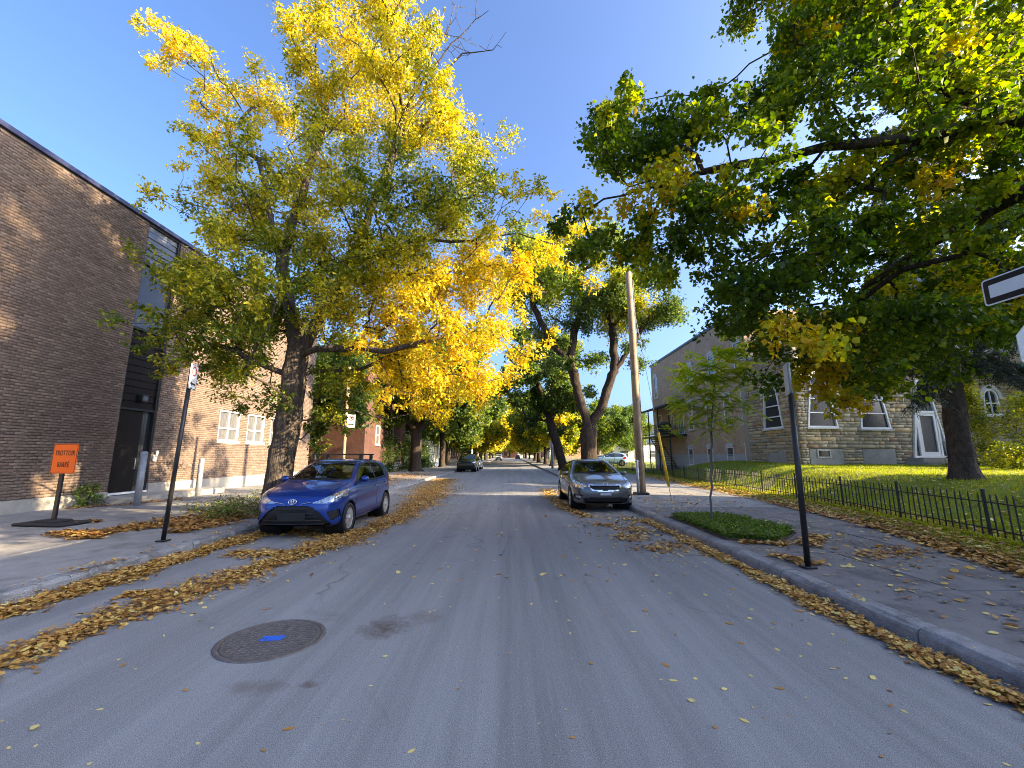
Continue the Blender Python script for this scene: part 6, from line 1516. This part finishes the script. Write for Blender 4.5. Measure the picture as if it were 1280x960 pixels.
MB().tube([(0, 0, -.03), tuple(top)], .009, 6).build('wire', M['galv'], t)
MB().tube([tuple(top * .055), tuple(top * .27)], .042, 10).build('yellow_guard', M['yellow'], t)

# pole with a no-parking sign behind the hatchback
t = thing('sign_post', 'brown wooden post with a pale no parking sign behind the blue hatchback', 'sign', (-5.95, 14.9, .13), 0)
MB().tube([(0, 0, -.03), (.0, 0, 4.6)], .062, 10).build('post', M['wood'], t)
MB().box((-.13, -.02, 3.25), (.13, .05, .62), bev=.01).build('side_board', M['dark_panel'], t)
pl = MB().prism(rrect(.27, .46, .025), -.09, -.086, pf).build('sign_plate', M['sign_white'], t); pl.location = (.2, 0, 2.62); pl.rotation_euler = (0, 0, R(18))
MB().box((-.14, -.075, 0), (.16, .02, .03)).build('bracket', M['galv'], pl)
cir = lambda r, cz: [(r * math.cos(a), cz + r * math.sin(a)) for a in np.linspace(0, 2 * math.pi, 21)[:-1]]
MB().ring(cir(.09, .10), cir(.068, .10), -.0925, -.0895, pf).prism([(-.06, .15), (-.045, .165), (.06, .05), (.045, .035)], -.092, -.0895, pf).build('prohibition_ring', M['sign_red'], pl)
MB().prism([(-.02, .05), (-.02, .15), (.03, .15), (.05, .125), (.03, .1), (.0, .1), (.0, .05)], -.0915, -.0897, pf).build('letter', M['black'], pl)
MB().prism([(-.1, -.12), (-.05, -.08), (-.05, -.105), (.05, -.105), (.05, -.08), (.1, -.12), (.05, -.16), (.05, -.135), (-.05, -.135), (-.05, -.16)], -.0925, -.0895, pf).build('arrow', M['black'], pl)
# grey street lamp pole far right
t = thing('street_lamp', 'slim grey street lamp pole with a small box beside the leaning maple', 'street lamp', (4.35, 45.5, .13), 0)
MB().tube([(0, 0, 0), (-.05, 0, 4), (-.25, 0, 8.0)], [.14, .11, .08], 12).build('post', M['galv'], t)
MB().tube([(-.25, 0, 8.0), (-.9, 0, 8.6), (-2.0, 0, 8.7)], .05, 8).build('arm', M['galv'], t)
MB().box((-2.2, 0, 8.68), (.7, .26, .14), bev=.05).build('lamp_head', M['galv'], t)
MB().box((-.2, -.05, 2.6), (.3, .1, .75), bev=.02).build('control_box', M['metal_grey'], t)

# bollards
def bollard(x, y, h, label):
    t = thing('bollard', label, 'bollard', (x, y, .13), 0, 'galvanised bollards by the dark entrance')
    MB().tube([(0, 0, -.05), (.0, 0, h)], .085, 16).build('tube', M['galv'], t)
    MB().lathe([(.088, h - .06), (.088, h), (.06, h + .03), (.001, h + .035)], 16).build('cap', M['galv'], t)
bollard(-10.68, 12.25, 1.5, 'galvanised bollard in front of the dark entrance door')
bollard(-11.15, 15.2, 1.28, 'galvanised bollard beside the sunlit wall to the right of the entrance')
# weeds
bush('wall_weed', 'leafy weed growing at the foot of the brick wall left of the doorstep', 'plant', (-11.95, 12.1, .13), .30, .62, 34, .09, M['weed'], 60, .45, .2, clump=.06, per=14)
for k, (x, y, r, h, lab) in enumerate([(-6.5, 9.9, .6, .26, 'low ragged weeds at the foot of the ash trunk'), (-7.5, 11.3, .9, .26, 'patch of drying weeds on the left pavement before the sunlit wall'), (-6.9, 12.4, .8, .4, 'taller weeds behind the blue hatchback')]):
    bush('weed_patch', lab, 'plant', (x, y, .13), r, h, 70, .085, M['weed'], 61 + k, .72, .25, clump=.08, per=16, wid=.25)

# ------------------------------------------------------------------ manhole cover
t = thing('manhole_cover', 'round cast iron manhole cover with a patch of blue paint in the left lane', 'manhole cover', (-2.05, 3.87, 0), R(12)); t.scale = (.89, .89, 1)
MB().lathe([(.475, -.03), (.475, .006), (.462, .010), (.435, .010), (.428, .002), (.428, -.03)], 64).build('frame', M['iron'], t)
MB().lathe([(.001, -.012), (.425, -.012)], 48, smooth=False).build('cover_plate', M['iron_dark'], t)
MB().lathe([(.424, -.03), (.424, .006), (.418, .009), (.385, .009), (.378, .004), (.378, -.02)], 64).build('cover_rim', M['iron'], t)
g = MB()
nb = 15; pitch = .76 / nb
for k in range(nb + 1):
    o_ = -.38 + k * pitch
    hl_ = math.sqrt(max(0, .382 ** 2 - o_ ** 2))
    if hl_ > .03:
        g.box((o_, 0, -.004), (pitch * .42, hl_ * 2, .020)); g.box((0, o_, -.0045), (hl_ * 2, pitch * .45, .0195))
g.build('grid', M['iron'], t)
bp_ = MB()
rs = np.random.default_rng(70)
for i in range(4):
    for j in range(2):
        bp_.box((-.075 + i * pitch + .005 * rs.normal(), -.02 + j * pitch, .0068), (pitch * .98, pitch * .98 + .012 * rs.random(), .0022))
bp_.build('blue_paint_mark', M['blue_paint'], t).rotation_euler = (0, 0, R(-6))

# ------------------------------------------------------------------ iron fence: posts, rails and pickets
fb = (9.0, 20.0, 0.0)
t = thing('iron_fence', 'low black iron picket fence along the foot of the church lawn', 'fence', fb)
L_ = [Vector((a, b, 0)) for a, b in FENCE]
seg = [(L_[i], L_[i + 1]) for i in range(len(L_) - 1)]
def along(s):
    for a, b in seg:
        l_ = (b - a).length
        if s <= l_: return a + (b - a) * (s / l_), math.atan2(b.y - a.y, b.x - a.x)
        s -= l_
    return seg[-1][1], math.atan2(1, .1)
total = sum((b - a).length for a, b in seg)
pk = np_mesh('picket', [(-.008, -.008, 0), (.008, -.008, 0), (.008, .008, 0), (-.008, .008, 0), (-.008, -.008, .66), (.008, -.008, .66), (.008, .008, .66), (-.008, .008, .66), (0, 0, .70)],
             [([[0, 1, 5, 4], [1, 2, 6, 5], [2, 3, 7, 6], [3, 0, 4, 7]], 0), ([[4, 5, 8], [5, 6, 8], [6, 7, 8], [7, 4, 8]], 0)], M['black_metal'])
pm = MB().box((0, 0, .39), (.04, .04, .80), bev=.005).box((0, 0, .80), (.052, .052, .025), bev=.008).build('fence_post', M['black_metal'], t)
s = 3.2; k = 0; far = MB(); cnt = 0; rng2 = np.random.default_rng(71); s0 = s
rails = [[], []]
while s < total - 1:
    p, a = along(s); z = float(H(p.x + .05, p.y)) - .02
    if k % 14 == 0:
        o = pm if k == 0 else link('fence_post', pm.data, t)
        o.location = (p.x - fb[0], p.y - fb[1], z); o.rotation_euler = (rng2.normal() * .01, rng2.normal() * .01, a)
    elif cnt < 298:
        o = link('picket', pk, t); o.location = (p.x - fb[0], p.y - fb[1], z + .06); o.rotation_euler = (rng2.normal() * .018, rng2.normal() * .018, a); cnt += 1
    else: far.box((p.x - fb[0], p.y - fb[1], z + .38), (.016, .016, .66), a)
    if k % 7 == 0:
        rails[0].append((p.x - fb[0], p.y - fb[1], z + .17)); rails[1].append((p.x - fb[0], p.y - fb[1], z + .60))
    s += .15; k += 1
if far.v: far.build('picket', M['black_metal'], t)['kind'] = 'stuff'
for r_ in rails:
    MB().tube(r_, .014, 4, smooth=False).build('rail', M['black_metal'], t)
# fence kerb plank under the pickets is part of the litter strip
# ------------------------------------------------------------------ grass, ground cover and fallen leaves
rs = np.random.default_rng(81)
def blades(name, P, hgt, wid, mat, t, label=None):
    n = len(P); a = rs.uniform(0, 2 * np.pi, n); le = rs.normal(size=(n, 2)) * .35
    h_ = (hgt * rs.uniform(.5, 1.3, n))[:, None]
    sx = np.stack([np.cos(a), np.sin(a), 0 * a], 1) * wid / 2
    tip = P + np.concatenate([le * h_, h_], 1)
    V = np.stack([P - sx, P + sx, tip], 1).reshape(-1, 3); b = (np.arange(n) * 3)[:, None]
    T = np.clip(t + rs.normal(size=n) * .22, .02, .98)
    o = link(name, np_mesh(name, V, [(b + np.array([[0, 1, 2]]), 0)], mat, {'tint': ('POINT', np.repeat(T, 3))}))
    return tag(o, kind='stuff')
n = 150000
y = 3 + 30 * rs.random(n) ** 1.2; x = polyx(FENCE, y) + rs.uniform(-.15, 1, n) ** 1 * 17 * rs.random(n) ** .7
x = np.maximum(x, polyx(FENCE, y) - .2)
blades('grass', np.stack([x, y, H(x, y) - .005], 1), .075, .014, M['blade'], .45)
n = 26000
y = 4 + 50 * rs.random(n) ** 1.5; w0 = polyx(WALK, y); w1 = polyx(FENCE, y); u = rs.random(n) ** .6
x = w0 + .12 + (w1 - w0) * u
blades('verge_grass', np.stack([x, y, H(x, y) - .005], 1), .06, .012, M['blade'], .5)
# planted square round the young locust
px_ = [(3.62, 9.95), (4.95, 9.95), (5.2, 7.95), (4.35, 7.1), (3.62, 7.4)]
pb_ = MB().prism(px_, .08, .165, lambda a, b, t: (a, b, t)).build('planting_soil', M['soil']); tag(pb_, kind='structure')
n = 40000; q = np.stack([rs.uniform(3.6, 5.3, n), rs.uniform(7.0, 10.0, n)], 1); q = q[sdf(np.array(px_), q[:, 0], q[:, 1]) < -.04][:17000]
C = np.concatenate([q, .165 + rs.random((len(q), 1)) ** 1.6 * .10], 1)
V, F, k = leaf_arrays(C, .06, rs, .5, -.1, .5)
gc = tag(link('ground_cover', np_mesh('ground_cover', V, [(F, 0)], M['weed'], {'tint': ('POINT', np.repeat(np.clip(rs.normal(.45, .18, len(C)), .02, .98), k))})), kind='stuff')

def zground(x, y):
    z = np.where((x > KL) & (x < KR), .0, .138)
    z = np.where(x > polyx(WALK, y), H(x, y), z)
    kx = (x > KR) & (x < KR + .2); z = np.where(kx, .132, z)
    return z
def fallen(P, L, t, tv=.24, lift=0.0, layers=None):
    """leaves lying on the ground: pointed ovals, a little curled and tilted"""
    n = len(P); a = rs.uniform(0, 2 * np.pi, n)
    z = zground(P[:, 0], P[:, 1]) + .004 + (rs.random(n) ** 1.5) * (layers if layers is not None else lift)
    d = np.stack([np.cos(a), np.sin(a), rs.normal(size=n) * .22], 1); s = np.stack([-np.sin(a), np.cos(a), rs.normal(size=n) * .25], 1)
    L = (L * rs.uniform(.45, 1.5, n))[:, None]; w = L * rs.uniform(.22, .36, (n, 1)); cz = np.array([0, 0, 1.0]) * L * rs.uniform(-.05, .2, (n, 1))
    c = np.stack([P[:, 0], P[:, 1], z], 1)
    V = np.stack([c - d * L / 2 + cz, c - d * L * .12 - s * w + cz * .7, c + d * L * .25 - s * w * .75 + cz * .6, c + d * L / 2 + cz * 1.2, c + d * L * .25 + s * w * .75 + cz * .6, c - d * L * .12 + s * w + cz * .7], 1)
    zmin = (zground(P[:, 0], P[:, 1]) + .003)[:, None]
    V[:, :, 2] = np.maximum(V[:, :, 2], zmin)
    b = (np.arange(n) * 6)[:, None]
    F = np.concatenate([b + np.array([[0, 1, 5]]), b + np.array([[1, 2, 5]]), b + np.array([[2, 4, 5]]), b + np.array([[2, 3, 4]])])
    T = np.clip(t + rs.normal(size=n) * tv, .02, .98)
    return V.reshape(-1, 3), F, np.repeat(T, 6)
def band(pts, n, w, clump=.5):
    """points along a ragged drift of leaves: pts (x, y, half width, density)"""
    pts = np.array(pts, float); seg_ = np.linalg.norm(np.diff(pts[:, :2], axis=0), axis=1)
    wgt = seg_ * (pts[:-1, 3] + pts[1:, 3]) / 2 * (pts[:-1, 2] + pts[1:, 2]); wgt /= wgt.sum()
    out = []
    for i, m in enumerate((wgt * n).astype(int)):
        t = rs.random(m)[:, None]; c = pts[i] * (1 - t) + pts[i + 1] * t
        dirv = (pts[i + 1, :2] - pts[i, :2]) / seg_[i]; nv = np.array([-dirv[1], dirv[0]])
        along_ = c[:, 1]
        edge = c[:, 2] * (1 + .28 * np.sin(along_ * 2.3 + pts[0, 0]) + .22 * np.sin(along_ * 5.7 + 1) + .14 * np.sin(along_ * 13))
        off = np.clip(rs.normal(size=m) * .46, -1.35, 1.35) * edge
        out.append(c[:, :2] + nv * off[:, None])
    return np.concatenate(out)
def leaf_pile(name, parts, label):
    Vs, Fs, Ts, off = [], [], [], 0
    for V, F, T in parts: Vs.append(V); Fs.append(F + off); Ts.append(T); off += len(V)
    o = link(name, np_mesh(name, np.concatenate(Vs), [(np.concatenate(Fs), 0)], M['fallen'], {'tint': ('POINT', np.concatenate(Ts))}))
    return tag(o, kind='stuff')
A_ = band([(-5.05, 2.6, .26, 1), (-5.03, 4.4, .24, 1), (-5.02, 5.4, .26, 1), (-5.03, 6.4, .26, 1), (-5.0, 8.2, .24, 1), (-4.95, 9.0, .2, .6)], 13000, 1)
B_ = band([(-4.2, 2.2, .42, 1), (-3.9, 3.35, .40, 1.1), (-3.78, 4.6, .36, 1.1), (-3.62, 5.4, .34, 1.1), (-3.42, 6.6, .38, 1.1), (-3.2, 7.6, .48, 1.1), (-2.95, 9.2, .42, 1), (-2.85, 11.0, .42, 1), (-2.95, 13.5, .6, .9), (-3.2, 16.5, .9, .7), (-3.8, 21, 1.1, .45), (-4.4, 28, .8, .35)], 37000, 1)
B2 = band([(-4.5, 7.0, .35, .7), (-3.8, 6.9, .3, 1), (-3.3, 7.2, .3, 1)], 900, 1)
B3 = band([(-4.35, 5.0, .10, 1), (-3.9, 5.05, .12, 1)], 260, 1)
Bc = band([(-5.0, 9.2, .3, .6), (-4.0, 8.6, .25, .5), (-3.2, 8.3, .3, .7)], 900, 1)
Rk = band([(3.2, 1.6, .17, .8), (3.2, 3.2, .17, .9), (3.18, 4.2, .15, 1), (3.2, 5.6, .14, 1), (3.2, 7.5, .13, 1), (3.2, 10.5, .13, 1)], 9000, 1)
Rm = band([(1.9, 10.9, .25, 1), (1.6, 12.8, .3, 1), (1.5, 15.5, .4, .8), (1.6, 20, .5, .4)], 1700, 1)
Rp = np.concatenate([rs.normal(size=(m, 2)) * np.array([a, b]) + np.array(c) for m, a, b, c in [(150, .16, .2, (2.2, 8.3)), (170, .2, .25, (2.6, 9.2)), (120, .2, .16, (2.1, 9.7)), (140, .22, .3, (2.8, 7.6)), (110, .2, .2, (2.35, 7.3)), (160, .5, .9, (2.3, 9.6)), (120, .3, .4, (2.9, 10.6))]])
La = np.concatenate([band([(-7.2, 7.4, .3, .5), (-7.6, 8.0, .45, 1), (-7.2, 9.0, .6, 1.1), (-6.8, 9.6, .7, 1.1), (-7.2, 11.0, .8, .8)], 5200, 1), band([(-8.4, 8.0, .22, 1), (-7.4, 7.7, .25, 1)], 700, 1), band([(-6.2, 8.0, .3, 1), (-6.3, 10, .5, 1)], 1300, 1), band([(-9.3, 9.0, .2, 1), (-8.8, 9.3, .2, .6)], 260, 1), band([(-11.9, 11.5, .2, 1), (-11.2, 12.4, .25, 1), (-10.8, 14.2, .2, .7)], 380, 1), band([(-6.5, 14, 1.0, 1), (-7, 20, 1.6, .6), (-7.5, 34, 2.0, .4)], 4200, 1)])
leaf_pile('fallen_leaves', [fallen(A_, .050, .50, .24, layers=.055), fallen(B_, .050, .48, .25, layers=.05), fallen(B2, .062, .5, layers=.03), fallen(B3, .08, .45, layers=.02), fallen(Bc, .065, .5, layers=.02),
                            fallen(Rk, .046, .58, .24, layers=.05), fallen(Rm, .08, .55, layers=.03), fallen(Rp, .08, .5, layers=.02), fallen(La, .075, .34, .2, layers=.04)], '')
# litter on the right verge, the pavement edge and the lawn
n = 12500
y = 3.0 + 26 * rs.random(n) ** 1.5; w0 = polyx(WALK, y); w1 = polyx(FENCE, y); x = w0 + (w1 - w0 + .8) * (rs.random(n) - .12) ; ok = x > KR + .6
V1 = fallen(np.stack([x, y], 1)[ok], .085, .48, .27, layers=.025)
e1 = band([(6.25, 5.2, .15, 1.2), (6.9, 7.2, .22, 1), (7.35, 9, .2, .8), (7.9, 13, .2, .5)], 1600, 1)
e2 = np.concatenate([band([(4.6, 6.9, .22, 1), (5.5, 7.8, .16, 1)], 420, 1), band([(4.0, 5.75, .25, 1), (3.75, 6.3, .2, .7)], 230, 1), band([(4.9, 6.2, .3, .5), (6.2, 6.6, .3, .5)], 170, 1), rs.normal(size=(110, 2)) * np.array([.5, .5]) + np.array((5.0, 13.0)), band([(3.75, 7.2, .1, 1), (4.4, 7.0, .14, 1)], 200, 1)])
n = 3600
y2 = 5.5 + 12 * rs.random(n) ** 1.5; x2 = polyx(FENCE, y2) + 11 * rs.random(n) ** 1.1
n = 900; xs_ = rs.uniform(3.7, 6.8, n); ys_ = 2.5 + 14 * rs.random(n) ** 1.3
ok = xs_ < polyx(WALK, ys_)
leaf_pile('leaf_litter', [V1, fallen(e1, .085, .42, layers=.03), fallen(e2, .08, .42, layers=.02), fallen(np.stack([x2, y2], 1), .085, .78, .18, layers=.03), fallen(np.stack([xs_, ys_], 1)[ok], .075, .62, .25)], '')
# small scattered bits on the road
n = 1500
xr = rs.uniform(KL + .2, KR - .2, n); yr = 5.5 + 22 * rs.random(n) ** 1.3
wgt = .35 + .65 * sstep((xr - .2) / 2.2); k_ = rs.random(n) < wgt
leaf_pile('scattered_leaves', [fallen(np.stack([xr, yr], 1)[k_], .062, .66, .25)], '')
# single leaves lying nearest the camera
kinds = [('small yellow leaf lying alone on the grey road', 'single yellow leaves on the road', .90, .05), ('curled tan brown leaf lying alone on the grey road', 'single brown leaves on the road', .38, .055), ('pale cream leaf lying on the road surface', 'single pale leaves on the road', .99, .045)]
lib = []
for lab, grp, t, L in kinds:
    for v in range(4):
        V, F, T = fallen(np.array([[0.0, 0.0]]), L * rs.uniform(.85, 1.2), t, .04, lift=0)
        T[:] = np.clip(t + rs.normal() * .05, 0, 1)
        lib.append((np_mesh('fallen_leaf', V, [(F, 0)], M['fallen'], {'tint': ('POINT', T)}), lab, grp))
spots = [(-.36, 3.05), (-.06, 3.6), (.24, 3.62), (.5, 3.55), (.62, 3.4), (1.02, 3.2), (1.06, 3.15), (-.95, 2.75), (1.38, 2.8), (1.62, 2.35), (-1.0, 3.2), (-.86, 2.62), (-.5, 2.5), (.3, 2.9), (1.9, 3.0), (2.3, 3.4), (2.0, 4.2), (2.4, 4.6), (1.3, 4.4), (.7, 4.9), (-.2, 4.9), (-.6, 4.6)]
spots = [(a + rs.normal() * .03, b + rs.normal() * .03) for a, b in spots]
while len(spots) < 210:
    x = rs.uniform(-3.3, 3.0); y = 1.75 + 5.2 * rs.random() ** .9
    if rs.random() < .30 + .7 * float(sstep((x - .0) / 2.4)) or (x < -2.4 and rs.random() < .5): spots.append((x, y))
for i, (x, y) in enumerate(spots):
    me, lab, grp = lib[int(rs.choice([0, 1, 2, 3, 4, 5, 6, 7, 8, 9, 10, 11], p=[.12, .12, .12, .12, .08, .08, .08, .08, .05, .05, .05, .05]))]
    o = link('fallen_leaf', me); o.location = (x, y, .0); o.rotation_euler = (0, 0, rs.uniform(0, 6.28)); s_ = rs.uniform(.7, 1.2); o.scale = (s_, s_, s_)
    dm = math.hypot(x + 2.05, y - 3.87)
    zone = 'lying on the manhole cover' if dm < .4 else 'beside the manhole cover' if dm < .95 else 'by the left drift of leaves' if x < -2.3 else 'near the right kerb' if x > 1.9 else 'near the bottom edge of the road view' if y < 2.6 else 'in mid road ahead of the camera' if y < 4.4 else 'in mid road towards the parked cars'
    kn = lab.split(' leaf')[0]
    tag(o, '%s leaf on the asphalt %s' % (kn, zone), 'leaf', '%s leaves %s' % (kn, zone))
